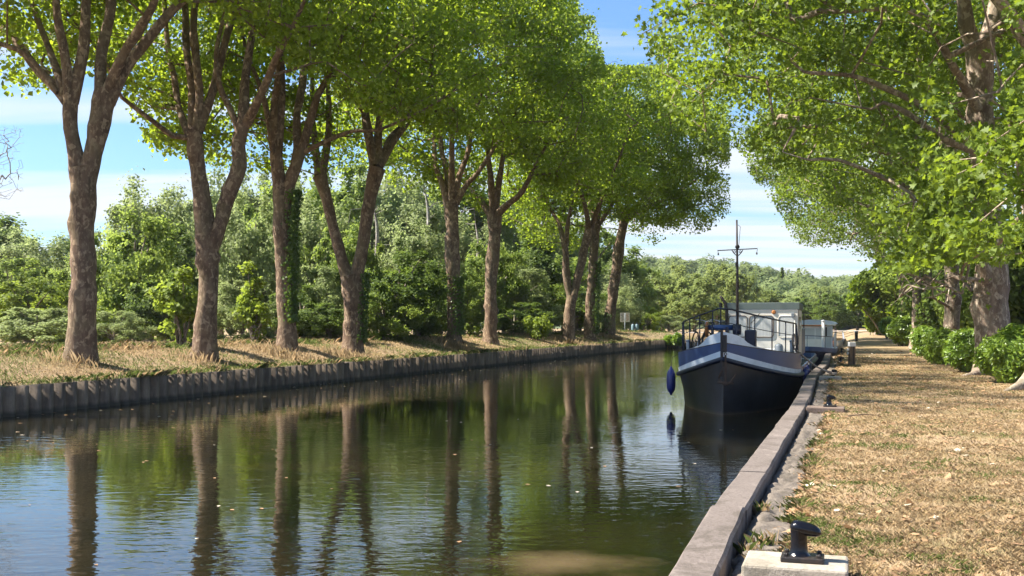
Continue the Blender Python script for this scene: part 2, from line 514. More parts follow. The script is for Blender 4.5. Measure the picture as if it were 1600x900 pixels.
M['deck'] = paint('deck_grey', (0.17, 0.19, 0.20), 0.7, 0.2, (0.1, 0.1, 0.1), 2)
M['vent_grey'] = paint('vent_grey', (0.20, 0.23, 0.26), 0.5, 0.15)
M['rope'] = paint('rope', (0.42, 0.34, 0.28), 0.95, 0.2, (0.25, 0.2, 0.17), 30, bmp=0.8, spec=0.1)
M['cast_iron'] = paint('black_cast_iron', (0.004, 0.004, 0.006), 0.15, 0.08, (0.03, 0.02, 0.015), 12, bmp=0.25, spec=0.4)
M['iron_worn'] = paint('worn_black_iron', (0.018, 0.016, 0.016), 0.4, 0.22, (0.09, 0.05, 0.03), 22, bmp=0.5)
M['tyre'] = paint('tyre', (0.02, 0.02, 0.022), 0.8, 0.1)
M['steel'] = paint('brushed_steel', (0.5, 0.5, 0.52), 0.3, 0.1, metal=0.9)
M['timber'] = paint('brown_timber', (0.15, 0.105, 0.07), 0.8, 0.3, (0.09, 0.06, 0.04), 8, bmp=0.5)
M['brown_metal'] = paint('brown_grey_metal', (0.13, 0.105, 0.085), 0.6, 0.2)
M['dark_glass'] = paint('dark_glass', (0.02, 0.025, 0.03), 0.08, 0.0, bmp=0, spec=0.6)
M['post_blue'] = paint('blue_grey_post', (0.25, 0.29, 0.34), 0.5, 0.1)
M['orange'] = paint('orange_paint', (0.62, 0.20, 0.06), 0.5, 0.15)
M['sign_red'] = paint('sign_orange_red', (0.58, 0.16, 0.06), 0.5, 0.1)
M['black'] = paint('sign_black', (0.02, 0.02, 0.02), 0.5, 0.05)
M['gas_blue'] = paint('blue_green_metal', (0.16, 0.25, 0.29), 0.45, 0.15)
M['stone'] = concrete('pale_stone', (0.40, 0.33, 0.26), (0.5, 0.42, 0.34), 9)
M['canvas'] = paint('pale_blue_canvas', (0.62, 0.70, 0.78), 0.6, 0.2, (0.6, 0.64, 0.7), 5)
M['path'] = paint('pale_path', (0.50, 0.42, 0.36), 0.95, 0.2, (0.38, 0.3, 0.24), 1.0, spec=0.1)
m, t, b, o = new_mat('net_curtain')
wv = nd(t, 'ShaderNodeTexWave', Scale=5.5, Distortion=2.2); wv.inputs['Detail'].default_value = 2
t.links.new(objpos(t, (1, 1, 0.15)), wv.inputs['Vector'])
t.links.new(mixc(t, wv.outputs['Fac'], (0.42, 0.43, 0.42), (0.62, 0.63, 0.60)), b.inputs['Base Color'])  # wave bands paint the light and dark of the curtain folds
b.inputs['Roughness'].default_value = 0.5
b.inputs['Coat Weight'].default_value = 0.6
b.inputs['Coat Roughness'].default_value = 0.03
M['curtain'] = m

# ------------------------------------------------------------------ terrain
RE = np.array([(-40, -13.6), (4, 0.0), (7.56, 1.08), (10.46, 1.90), (15.4, 3.44), (21.9, 5.5), (30, 7.92), (35.9, 9.62), (46.2, 13.0), (60, 17.1), (90, 26.8), (113, 34.0), (126, 38.2), (3000, 900)])
LE = np.array([(-40, -36.5), (10, -20.9), (31.1, -14.5), (40.2, -11.3), (43.5, -10.1), (66, -1.7), (90.6, 7.0), (113, 15.8), (118, 22.0), (122, 32.0), (126, 38.2), (3000, 900)])
def xR(y): return np.interp(y, RE[:, 0], RE[:, 1])
def xL(y): return np.interp(y, LE[:, 0], LE[:, 1])
def sst(a, b_, v):
    q = np.clip((np.asarray(v, float) - a) / (b_ - a), 0, 1)
    return q * q * (3 - 2 * q)
def gzL(u, y):
    z = 0.74 * sst(0.1, 4.4, u) - 0.25 * sst(8, 14, u)
    z = z * (1 - 0.3 * sst(116, 122, y))
    return z + sst(0, 1, u) * 0.05 * np.sin(y * 0.9 + 1.3 * np.sin(y * .31)) * np.sin(u * .8 + y * .2)
def gzR(v, y):
    z = -0.13 + 0.05 * sst(0.30, 0.45, v) + 0.08 * sst(0.55, 0.85, v)
    z = z + 0.45 * sst(85, 122, y) * sst(0, 3, v) + 0.12 * sst(5, 12, v)
    return z + sst(0.8, 2.5, v) * 0.02 * np.sin(y * 1.1 + v) * np.sin(v * 1.3)
def gz(x, y):
    if x < 0.5 * (xL(y) + xR(y)): return float(gzL(xL(y) - x, y))
    return float(gzR(x - xR(y), y))

ys = np.concatenate([[-40, -20, -5, 0], np.arange(3, 60, 0.75), np.arange(60, 130, 1.5), [135, 145, 160, 180, 220, 280, 400, 700, 1300, 3000]])
us = np.array([0, 0.25, 0.5, 0.8, 1.2, 1.7, 2.3, 3, 3.7, 4.5, 5.5, 6.5, 8, 10, 12, 15, 20, 30, 50, 90, 200, 500, 1500, 3500])
vs_ = np.array([0.08, 0.2, 0.32, 0.45, 0.58, 0.7, 0.85, 1.1, 1.5, 2, 2.7, 3.5, 4.5, 5.5, 7, 9, 12, 16, 24, 40, 90, 200, 500, 1500, 3500])
V = []
for y in ys:
    sk = -1.6 if y < 124 else -0.35
    row = [(xL(y) - 0.22 * (u < .01) - u, y, float(gzL(u, y))) for u in us[::-1]]
    row.append((xL(y) - 0.22, y, sk))
    row.append((xR(y) + 0.05, y, sk))
    row += [(xR(y) + v, y, float(gzR(v, y))) for v in vs_]
    V += row
nc = len(us) + len(vs_) + 2
Fq = []
for i in range(len(ys) - 1):
    for j in range(nc - 1):
        if j == len(us): continue     # the canal bed strip is the water's own
        a = i * nc + j
        Fq.append((a, a + 1, a + nc + 1, a + nc))
g = fast_mesh('ground', V, Fq, M['turf'], smooth=True)
tag(g, kind='structure')
# canal bed and water
MBw = MB()
wr = [y for y in ys if y <= 130]
V = []; Fq = []
for i, y in enumerate(wr):
    V += [(xL(y) - 0.3, y, WZ), (xR(y) + 0.3, y, WZ)]
    if i: Fq.append((2 * i - 2, 2 * i - 1, 2 * i + 1, 2 * i))
w = fast_mesh('water', V, Fq, M['water'])
tag(w, kind='structure')

# sheet pile wall
rng = np.random.default_rng(5)
def edge_pts(tab, y0, y1, step):
    pts = []
    y = y0
    while y < y1:
        x = float(np.interp(y, tab[:, 0], tab[:, 1])); x2 = float(np.interp(y + 0.1, tab[:, 0], tab[:, 1]))
        s = math.hypot(x2 - x, 0.1)
        tx, ty = (x2 - x) / s, 0.1 / s
        pts.append((x, y, tx, ty))
        y += step * ty
    return pts
ep = edge_pts(LE, 12, 125, 0.1)
V = []; Fq = []
for i, (x, y, tx, ty) in enumerate(ep):
    ph = i % 5
    off = [-0.20, -0.20, 0.13, 0.17, 0.13][ph] + rng.uniform(-.004, .004)
    nx, ny = ty, -tx
    j = (i // 5)
    zt = 0.0 + 0.025 * math.sin(j * 2.3) * math.sin(j * .37) + float(gzL(0, y))
    lean = 0.02 * math.sin(j * .21)
    V += [(x + nx * (off + lean), y + ny * (off + lean), zt), (x + nx * off, y + ny * off, -1.5), (x - nx * 0.26, y - ny * 0.26, zt - .01)]
    if i:
        a = 3 * (i - 1)
        Fq += [(a, a + 3, a + 4, a + 1), (a + 2, a + 5, a + 3, a)]
wl = thing('sheet_pile_wall', 'rusty dark corrugated sheet pile wall holding up the left bank', 'retaining wall', (-14, 31, -1.5))
fast_mesh('pile_face', V, Fq, M['pile'], wl, (-14, 31, -1.5))

# quay wall with capping beams
qw = thing('quay_wall', 'concrete quay edge with a worn pinkish grey capping beam along the right bank', 'quay wall', (0, 4, -1.5))
qb = MB()
ep = edge_pts(RE, -10, 125, 1.0)
V = []; Fq = []
for i, (x, y, tx, ty) in enumerate(ep):
    nx, ny = ty, -tx
    V += [(x + nx * .05, y + ny * .05, -0.15), (x + nx * 0.05, y + ny * 0.05, -1.6), (x + nx * .3, y + ny * .3, -0.15)]
    if i:
        a = 3 * (i - 1)
        Fq += [(a, a + 1, a + 4, a + 3), (a, a + 3, a + 5, a + 2)]
fast_mesh('wall_face', V, Fq, M['quay'], qw, (0, 4, -1.5))
knots = [-6, -1, 4, 7.0, 10.46, 12.9, 15.4, 18.6, 21.9, 25, 28, 31, 33.4, 35.9]
while knots[-1] < 116: knots.append(knots[-1] + 2.6)
for a, b_ in zip(knots[:-1], knots[1:]):
    pa = np.array([float(xR(a)), a]); pb = np.array([float(xR(b_)), b_])
    dv = (pb - pa); L = np.linalg.norm(dv); dv /= L; nv = np.array([dv[1], -dv[0]])
    mbb = MB()
    nseg = max(2, int(L / 0.35))
    ringv = []
    o1, o2, o3 = rng.uniform(-.015, .015, 3)
    W = 0.32 + o3 * .6
    for k in range(nseg + 1):
        q = pa + dv * (0.008 + (L - 0.016) * k / nseg)
        jt = rng.uniform(-.006, .006, 4)
        zt = 0.10 + o1 * .6
        prof = [(-0.0 + o2 + jt[0], -0.17), (-0.0 + o2 + jt[0], zt - .02), (0.02 + o2 + jt[0], zt + jt[1] * .3), (W - .025 + o2 + jt[2], zt + jt[3] * .3), (W + o2 + jt[2], zt - .025), (W + o2 + jt[2], -0.17)]
        ringv += [(q[0] + nv[0] * s_, q[1] + nv[1] * s_, z_) for s_, z_ in prof]
    fs = []
    for k in range(nseg):
        for e in range(6):
            e2 = (e + 1) % 6
            fs.append((k * 6 + e, (k + 1) * 6 + e, (k + 1) * 6 + e2, k * 6 + e2))
    fs += [tuple(range(6)), tuple(nseg * 6 + e for e in range(6))[::-1]]
    mbb.add(ringv, fs).build('capping_beam', M['cap'], qw, (0, 4, -1.5))

# mortar rubble behind the cap
mbr = MB()
V = []; Fq = []
rr = np.random.default_rng(3)
ico = [(0, 0, 1), (.89, 0, .45), (.28, .85, .45), (-.72, .53, .45), (-.72, -.53, .45), (.28, -.85, .45), (.72, .53, -.45), (-.28, .85, -.45), (-.89, 0, -.45), (-.28, -.85, -.45), (.72, -.53, -.45), (0, 0, -1)]
icf = [(0, 1, 2), (0, 2, 3), (0, 3, 4), (0, 4, 5), (0, 5, 1), (1, 6, 2), (2, 7, 3), (3, 8, 4), (4, 9, 5), (5, 10, 1), (6, 7, 2), (7, 8, 3), (8, 9, 4), (9, 10, 5), (10, 6, 1), (11, 7, 6), (11, 8, 7), (11, 9, 8), (11, 10, 9), (11, 6, 10)]
ico = np.array(ico); icf = np.array(icf)
def lumps(n, posf, sizef, seed):
    r = np.random.default_rng(seed)
    Vs = []; Fs = []
    for i in range(n):
        c, s = posf(r), sizef(r)
        v = ico * (1 + r.uniform(-.28, .28, (12, 1))) * s
        a = r.uniform(0, 6.3)
        R = np.array([[math.cos(a), -math.sin(a), 0], [math.sin(a), math.cos(a), 0], [0, 0, 1]])
        Vs.append(v @ R.T + c); Fs.append(icf + 12 * i)
    return np.concatenate(Vs), np.concatenate(Fs)
def rp(r):
    y = 5 + 40 * r.random() ** 1.6; v = r.uniform(0.42, 0.74)
    return np.array([float(xR(y)) + v, y, float(gzR(v, y)) - 0.01])
def rs(r):
    k = r.uniform(.02, .085); return np.array([k * r.uniform(.8, 1.6), k * r.uniform(.8, 2), k * r.uniform(.3, .6)])
Vl, Fl = lumps(1500, rp, rs, 8)
yy = np.arange(4, 50, .06); vv = np.linspace(.36, .84, 12)
Vm = []
for y in yy:
    xx = float(xR(y))
    for v in vv:
        e = min(1, (v - .36) / .06, (.84 - v) / .08)
        Vm.append((xx + v + .03 * mnoise.noise((y * 3, v * 3, 5)), y, -.10 + e * .075 + .05 * mnoise.noise((y * 4, v * 7, 1)) + .035 * mnoise.noise((y * 13, v * 17, 2))))
Fm = [(i * 12 + j, i * 12 + j + 1, i * 12 + 13 + j, i * 12 + 12 + j) for i in range(len(yy) - 1) for j in range(11)]
Fm = np.array(Fm); Fm = np.concatenate([Fm[:, [0, 1, 2]], Fm[:, [0, 2, 3]]])
Fl = np.concatenate([Fl, Fm + len(Vl)]); Vl = np.concatenate([Vl, np.array(Vm)])
o = fast_mesh('mortar_rubble', Vl, Fl, M['rubble']); tag(o, 'pale broken mortar and rubble in the strip behind the quay edge', 'rubble', kind='stuff')

# ------------------------------------------------------------------ grass blades, litter
def blades(name, XY, h, w, tint, label, seed, lean=0.5, mat=None):
    r = np.random.default_rng(seed)
    n = len(XY)
    z = np.array([gz(x, y) for x, y in XY])
    a = r.uniform(0, 2 * np.pi, n); l = r.uniform(0.05, lean, n) * h
    b = np.stack([XY[:, 0], XY[:, 1], z - 0.005], 1)
    sd = np.stack([np.cos(a + 1.57), np.sin(a + 1.57), np.zeros(n)], 1) * (w[:, None] * 0.5)
    # blades face roughly any way
    mid = b + np.stack([np.cos(a) * l * .35, np.sin(a) * l * .35, h * 0.6], 1)
    tip = b + np.stack([np.cos(a) * l, np.sin(a) * l, h * r.uniform(.75, 1, n)], 1)
    V = np.stack([b - sd, b + sd, mid + sd * .7, tip, mid - sd * .7], 1).reshape(-1, 3)
    Fp = np.arange(n * 5).reshape(-1, 5)
    o = fast_mesh(name, V, Fp, mat or M['blades'], attr=np.repeat(tint, 5))
    tag(o, label, 'grass', kind='stuff')
    return o
def pnoise(x, y, s): return np.array([mnoise.noise((a * s, b * s, 0.3)) for a, b in zip(x, y)])
r = np.random.default_rng(11)
# right bank: density falls with distance
n = 330000
d = 6.0 * (60 / 6.0) ** (r.random(n) ** 0.85)
px = r.uniform(1100, 1720, n)
x = (px - 800) / F * d
v = x - xR(d)
k = (v > 0.70 + .12 * np.sin(d * 2.1) + .08 * np.sin(d * 5.3)) & (v < 16)
x, d, v = x[k], d[k], v[k]
pn = pnoise(x, d, 0.9); pn2 = pnoise(x, d, 3.1)
keep = ((pn2 > -0.22) & (pnoise(x, d, .55) > -.28)) | (r.random(len(x)) < .35)
x, d, v, pn, pn2 = x[keep], d[keep], v[keep], pn[keep], pn2[keep]
n = len(x)
green = (pn * 0.6 + pn2 * .5 + 0.22 * np.exp(-(v - .8) / .3) + 0.08 * np.exp(-v / 2) + r.normal(0, .16, n)) > 0.36
tint = np.where(green, r.uniform(.8, 1, n), r.uniform(0, .74, n) ** .9)
sc = 1 + d / 25
h = r.uniform(.014, .050, n) * np.clip(.7 + sc * .25, 0, 1.7) * (1 + (v < .9) * .6)
wd = r.uniform(.0022, .0046, n) * sc * 1.1
blades('dry_grass', np.stack([x, d], 1), h, wd, tint, 'short sun-bleached straw coloured grass covering the right bank', 3, 1.5)
# left bank
n = 110000
d = r.uniform(28, 118, n); 
d = 28 * (118 / 28) ** r.random(n)
u = 9.5 * r.random(n) ** .9
x = xL(d) - u
pn = pnoise(x, d, 0.35); pn2 = pnoise(x, d, 1.6)
green = (pn + .5 * pn2 + .5 * np.exp(-u / .6) + r.normal(0, .2, n)) > -.02
tint = np.where(green, r.uniform(.8, 1, n), r.uniform(.1, .74, n))
h = r.uniform(.04, .12, n) * (1 + (u < .5) * .5 + (u > 4.5) * 2.4 * r.random(n))
wd = r.uniform(.012, .026, n) * d / 45
blades('bank_grass', np.stack([x, d], 1), h, wd, tint, 'patchy straw and green grass on the sloping left bank', 4, 1.2)

def litter(name, n, fn, label, seed, s0=.018, s1=.05):
    r = np.random.default_rng(seed)
    pts = np.array([fn(r) for _ in range(n)])
    s = r.uniform(s0, s1, n) * (1 + pts[:, 1] / 45)
    a = r.uniform(0, 6.28, n)
    c, sn = np.cos(a), np.sin(a)
    z0 = np.array([gz(p[0], p[1]) for p in pts]) + r.uniform(.004, .03, n)
    loc = [(-1, 0), (-.35, .75), (.2, .45), (1.1, .1), (.3, -.5), (-.3, -.7)]
    V = []
    cu = r.uniform(-.1, .6, n); tl = r.normal(0, .25, n)
    for lx, ly in loc:
        V.append(np.stack([pts[:, 0] + s * (lx * c - ly * sn), pts[:, 1] + s * (lx * sn + ly * c), z0 + s * cu * (lx * lx + ly * ly) * .5 + s * tl * lx], 1))
    V = np.stack(V, 1).reshape(-1, 3)
    base = np.arange(n)[:, None] * 6
    Fp = (base + np.arange(6)[None]).reshape(-1, 6)
    tint = np.where(r.random(n) < .05, r.uniform(.8, 1, n), r.uniform(0, .74, n))
    o = fast_mesh(name, V, Fp, M['litter'], attr=np.repeat(tint, 6))
    tag(o, label, 'leaf litter', kind='stuff')
def lf(r):
    y = 6 + 65 * r.random() ** 1.7
    if r.random() < .3: v = .45 + .5 * r.random()
    else: v = .6 + 9 * r.random() ** .9
    return float(xR(y)) + v, y
litter('fallen_leaves', 6500, lf, 'scattered dry brown and bleached fallen leaves on the right bank', 5)

r = np.random.default_rng(71)
cen = np.sort(28 * (112 / 28) ** r.random(60))
ci = r.integers(0, 60, 5200)
yy_ = cen[ci] + r.normal(0, .35, 5200) * r.uniform(.3, 1.3, 60)[ci]
xx_ = xL(yy_) - r.uniform(-.12, .35, 5200)
blades('bank_weeds', np.stack([xx_, yy_], 1), r.uniform(.05, .30, 5200), r.uniform(.012, .03, 5200), np.where(r.random(5200) < .7, r.uniform(.8, 1, 5200), r.uniform(.3, .7, 5200)), 'green and straw weeds overhanging the top of the sheet pile wall', 72, 1.6)

# ------------------------------------------------------------------ leaves / trees
RHOMB = (np.array([(0, 0, 0), (.45, .48, .12), (1.0, 0, -.05), (.45, -.48, .12)]), np.array([(0, 1, 2), (0, 2, 3)]))
MAPLE = (np.array([(0, 0, 0), (.05, .5, .08), (.42, .30, .03), (.62, .62, .05), (.66, .22, .0), (1.05, 0, -.1), (.66, -.22, 0), (.62, -.62, .05), (.42, -.30, .03), (.05, -.5, .08)]),
         np.array([(0, 1, 2), (0, 2, 4), (2, 3, 4), (0, 4, 5), (0, 5, 6), (0, 6, 8), (6, 7, 8), (0, 8, 9)]))
LANCE = (np.array([(0, 0, 0), (.5, .19, .06), (1.0, 0, -.12), (.5, -.19, .06)]), np.array([(0, 1, 2), (0, 2, 3)]))
def leaf_cloud(C_, size, r, tint, shape=RHOMB, up=0.55, outward=None, out_w=0.0):
    n = len(C_)
    nrm = r.normal(0, 1, (n, 3)); nrm /= np.linalg.norm(nrm, axis=1)[:, None]
    nrm[:, 2] += up
    if outward is not None: nrm += outward * out_w
    nrm /= np.linalg.norm(nrm, axis=1)[:, None]
    ax = r.normal(0, 1, (n, 3)); ax[:, 2] -= .4
    ax -= nrm * np.sum(ax * nrm, 1)[:, None]
    ax /= np.linalg.norm(ax, axis=1)[:, None] + 1e-9
    bi = np.cross(nrm, ax)
    L, Fp = shape
    s = (size * r.uniform(.65, 1.25, n))[:, None]
    V = np.stack([C_ + s * (l[0] * ax + l[1] * bi + l[2] * nrm) for l in L], 1).reshape(-1, 3)
    k = len(L)
    Fa = (Fp[None] + (np.arange(n) * k)[:, None, None]).reshape(-1, 3)
    return V, Fa, np.repeat(tint, k)

def resample(pts, rad, step):
    pts = np.asarray(pts, float); rad = np.asarray(rad, float)
    # Catmull-Rom smoothing
    n = len(pts)
    outp, outr = [], []
    for i in range(n - 1):
        p0, p1, p2, p3 = pts[max(i - 1, 0)], pts[i], pts[i + 1], pts[min(i + 2, n - 1)]
        L = np.linalg.norm(p2 - p1); k = max(1, int(L / step))
        for j in range(k):
            t_ = j / k
            q = 0.5 * ((2 * p1) + (-p0 + p2) * t_ + (2 * p0 - 5 * p1 + 4 * p2 - p3) * t_ ** 2 + (-p0 + 3 * p1 - 3 * p2 + p3) * t_ ** 3)
            outp.append(q); outr.append(rad[i] + (rad[i + 1] - rad[i]) * t_)
    outp.append(pts[-1]); outr.append(rad[-1])
    return np.array(outp), np.array(outr)

def frames(P_):
    T = np.gradient(P_, axis=0); T /= np.linalg.norm(T, axis=1)[:, None] + 1e-9
    U = np.zeros_like(T)
    a = np.array([1.0, 0, 0]) if abs(T[0][2]) > .8 else np.array([0, 0, 1.0])
    for i in range(len(P_)):
        uu = a - T[i] * np.dot(a, T[i]); uu /= np.linalg.norm(uu) + 1e-9
        U[i] = uu; a = uu
    return T, U, np.cross(T, U)

def tube_arrays(P_, R_, n, knob=0.0, seed=0, flare=0.0, zb=0.0):
    T, U, W = frames(P_)
    A = np.arange(n) * 2 * np.pi / n
    V = P_[:, None, :] + R_[:, None, None] * (np.cos(A)[None, :, None] * U[:, None, :] + np.sin(A)[None, :, None] * W[:, None, :])
    if knob:
        rg = np.random.default_rng(seed)
        D = V - P_[:, None, :]
        m_ = np.ones(V.shape[:2])
        bur = [(rg.integers(2, max(3, len(P_) - 2)), rg.uniform(0, 2 * np.pi), rg.uniform(.10, .34), rg.uniform(.6, 1.6)) for _ in range(int(len(P_) / 5))]
        for i in range(len(P_)):
            for j in range(n):
                q = V[i, j]
                m_[i, j] += knob * mnoise.noise((q[0] * 1.1 + seed, q[1] * 1.1, q[2] * .9)) * 1.0 + knob * .6 * mnoise.noise((q[0] * 3.1, q[1] * 3.1 + seed, q[2] * 2.2))
        s = np.arange(len(P_))
        for bi, ba, bh, bw in bur:
            da = np.abs((A - ba + np.pi) % (2 * np.pi) - np.pi)
            m_ += bh * np.exp(-((s[:, None] - bi) / bw) ** 2 - (da[None, :] / .55) ** 2)
        if flare:
            hh_ = np.maximum(P_[:, 2] - zb, 0)
            lob = 1 + .45 * np.maximum(0, np.cos(3 * A + seed) + .4 * np.cos(5 * A + 2 * seed))
            m_ += flare * np.exp(-hh_ / .38)[:, None] * lob[None, :] * .8
            m_ += .04 * np.exp(-hh_ / 1.4)[:, None] * lob[None, :]
        V = P_[:, None, :] + D * m_[:, :, None]
    nV = V.reshape(-1, 3)
    i = np.arange(len(P_) - 1)[:, None]; j = np.arange(n)[None, :]; j2 = (j + 1) % n
    Fq = np.stack([i * n + j, i * n + j2, (i + 1) * n + j2, (i + 1) * n + j], -1).reshape(-1, 4)
    return nV, Fq

def join(parts):
    Vs, Fs, b_ = [], [], 0
    for v, f in parts:
        Vs.append(v); Fs.append(f + b_); b_ += len(v)
    return np.concatenate(Vs), np.concatenate(Fs)

def grow(main_pts, main_rad, targets, r, tip=0.012, power=0.5):
    """space-filling branches from the main skeleton to every target; returns tubes"""
    NP = [np.array(p) for p in main_pts]; NR = list(main_rad)
    par = [-1] * len(NP)
    A = np.array(NP)
    dmin = np.array([np.min(np.linalg.norm(A - t_, axis=1)) for t_ in targets])
    paths = []
    nm = len(NP)
    arr = np.zeros((nm + len(targets) * 8, 3)); arr[:nm] = A; cnt = nm
    for ti in np.argsort(dmin):
        t_ = targets[ti]
        dd = np.linalg.norm(arr[:cnt] - t_, axis=1)
        cost = dd * (1 + .5 * (arr[:cnt, 2] > t_[2])) + 0.0
        s = int(np.argmin(cost)); L = dd[s]
        k = int(np.clip(L / 1.1, 1, 7))
        p0 = arr[s].copy(); path = [s]
        side = r.normal(0, .12 * L, 3); side[2] = abs(side[2]) * .8
        for q in range(1, k + 1):
            f_ = q / k
            pt = p0 + (t_ - p0) * f_ + side * math.sin(math.pi * f_) + r.normal(0, .05, 3)
            arr[cnt] = pt; par.append(path[-1]); path.append(cnt); cnt += 1
        paths.append(path)
    count = np.zeros(cnt)
    for pth in paths: count[pth[-1]] += 1
    for i in range(cnt - 1, nm - 1, -1):
        if par[i] >= nm or True:
            count[par[i]] += count[i]
    rad = tip * np.maximum(count, 1) ** power + .004
    tubes = []
    for pth in paths:
        P_ = arr[pth]; R_ = rad[pth].copy()
        if pth[0] < nm: R_[0] = min(R_[1] * 1.4, NR[pth[0]])
        else: R_[0] = R_[1] * 1.1
        tubes.append(tube_arrays(P_, R_, 5))
    return join(tubes)

def proj(C_):
    C_ = np.asarray(C_)
    yy = np.maximum(C_[:, 1], 1)
    return 800 + F * C_[:, 0] / yy, HY - F * (C_[:, 2] - CAMZ) / yy

LBP = np.array([(-400, -160), (0, -60), (150, -30), (300, -5), (400, 60), (500, 130), (600, 185), (700, 215), (800, 245), (850, 300), (900, 345), (1000, 350), (1060, 360), (1090, 375), (1150, 330), (1175, 250)])
BBP = np.array([(-400, 170), (0, 140), (60, 150), (110, 110), (180, 120), (230, 225), (290, 250), (400, 265), (500, 280), (600, 290), (700, 310), (800, 360), (850, 420), (900, 400), (1000, 395), (1150, 330)])
RBP = np.array([(985, -10), (1000, 55), (1022, 115), (1055, 190), (1110, 225), (1150, 235), (1180, 285), (1215, 325), (1240, 385), (1320, 395), (1400, 420), (1500, 400), (1600, 400), (2200, 420)])
ROW = np.array([(-300, 28), (-160, 32), (125, 38), (318, 44), (448, 50), (553, 54), (710, 68), (766, 74), (888, 88), (952, 102), (1150, 104)])
def left_ok(C_, ty):
    px, py = proj(C_)
    near = C_[:, 1] < np.interp(px, ROW[:, 0], ROW[:, 1]) + 1.2
    lim = np.where(near, np.interp(px, LBP[:, 0], LBP[:, 1]), np.interp(px, BBP[:, 0], BBP[:, 1]))
    ok = py < lim - 8
    ok &= ~((px > 905) & (py < 18)) & ~((px > 925) & (py < 95) & (py > 0) & (px > 925 + (95 - py) * -0.2 + 20)) & (px < 1140)
    ok &= ~((px > 1065) & (py < 150))
    return ok
def right_ok(C_, ty):
    px, py = proj(C_)
    ok = (py < np.interp(px, RBP[:, 0], RBP[:, 1]) - 8) & (px > 990)
    ok &= ~((px > 1492) & (px < 1568) & (py > -20) & (py < 178) & (C_[:, 1] < 39.8))
    for lx, ly in (([1240, 1330, 1390, 1450, 1530], [112, 118, 140, 172, 235]), ([1260, 1310, 1375, 1440], [250, 250, 275, 300]), ([1310, 1370, 1430, 1458, 1490], [18, 14, 20, 45, 105])):
        ok &= ~((px > lx[0]) & (px < lx[-1]) & (np.abs(py - np.interp(px, lx, ly)) < 17) & (C_[:, 1] < 37.6))
    return ok

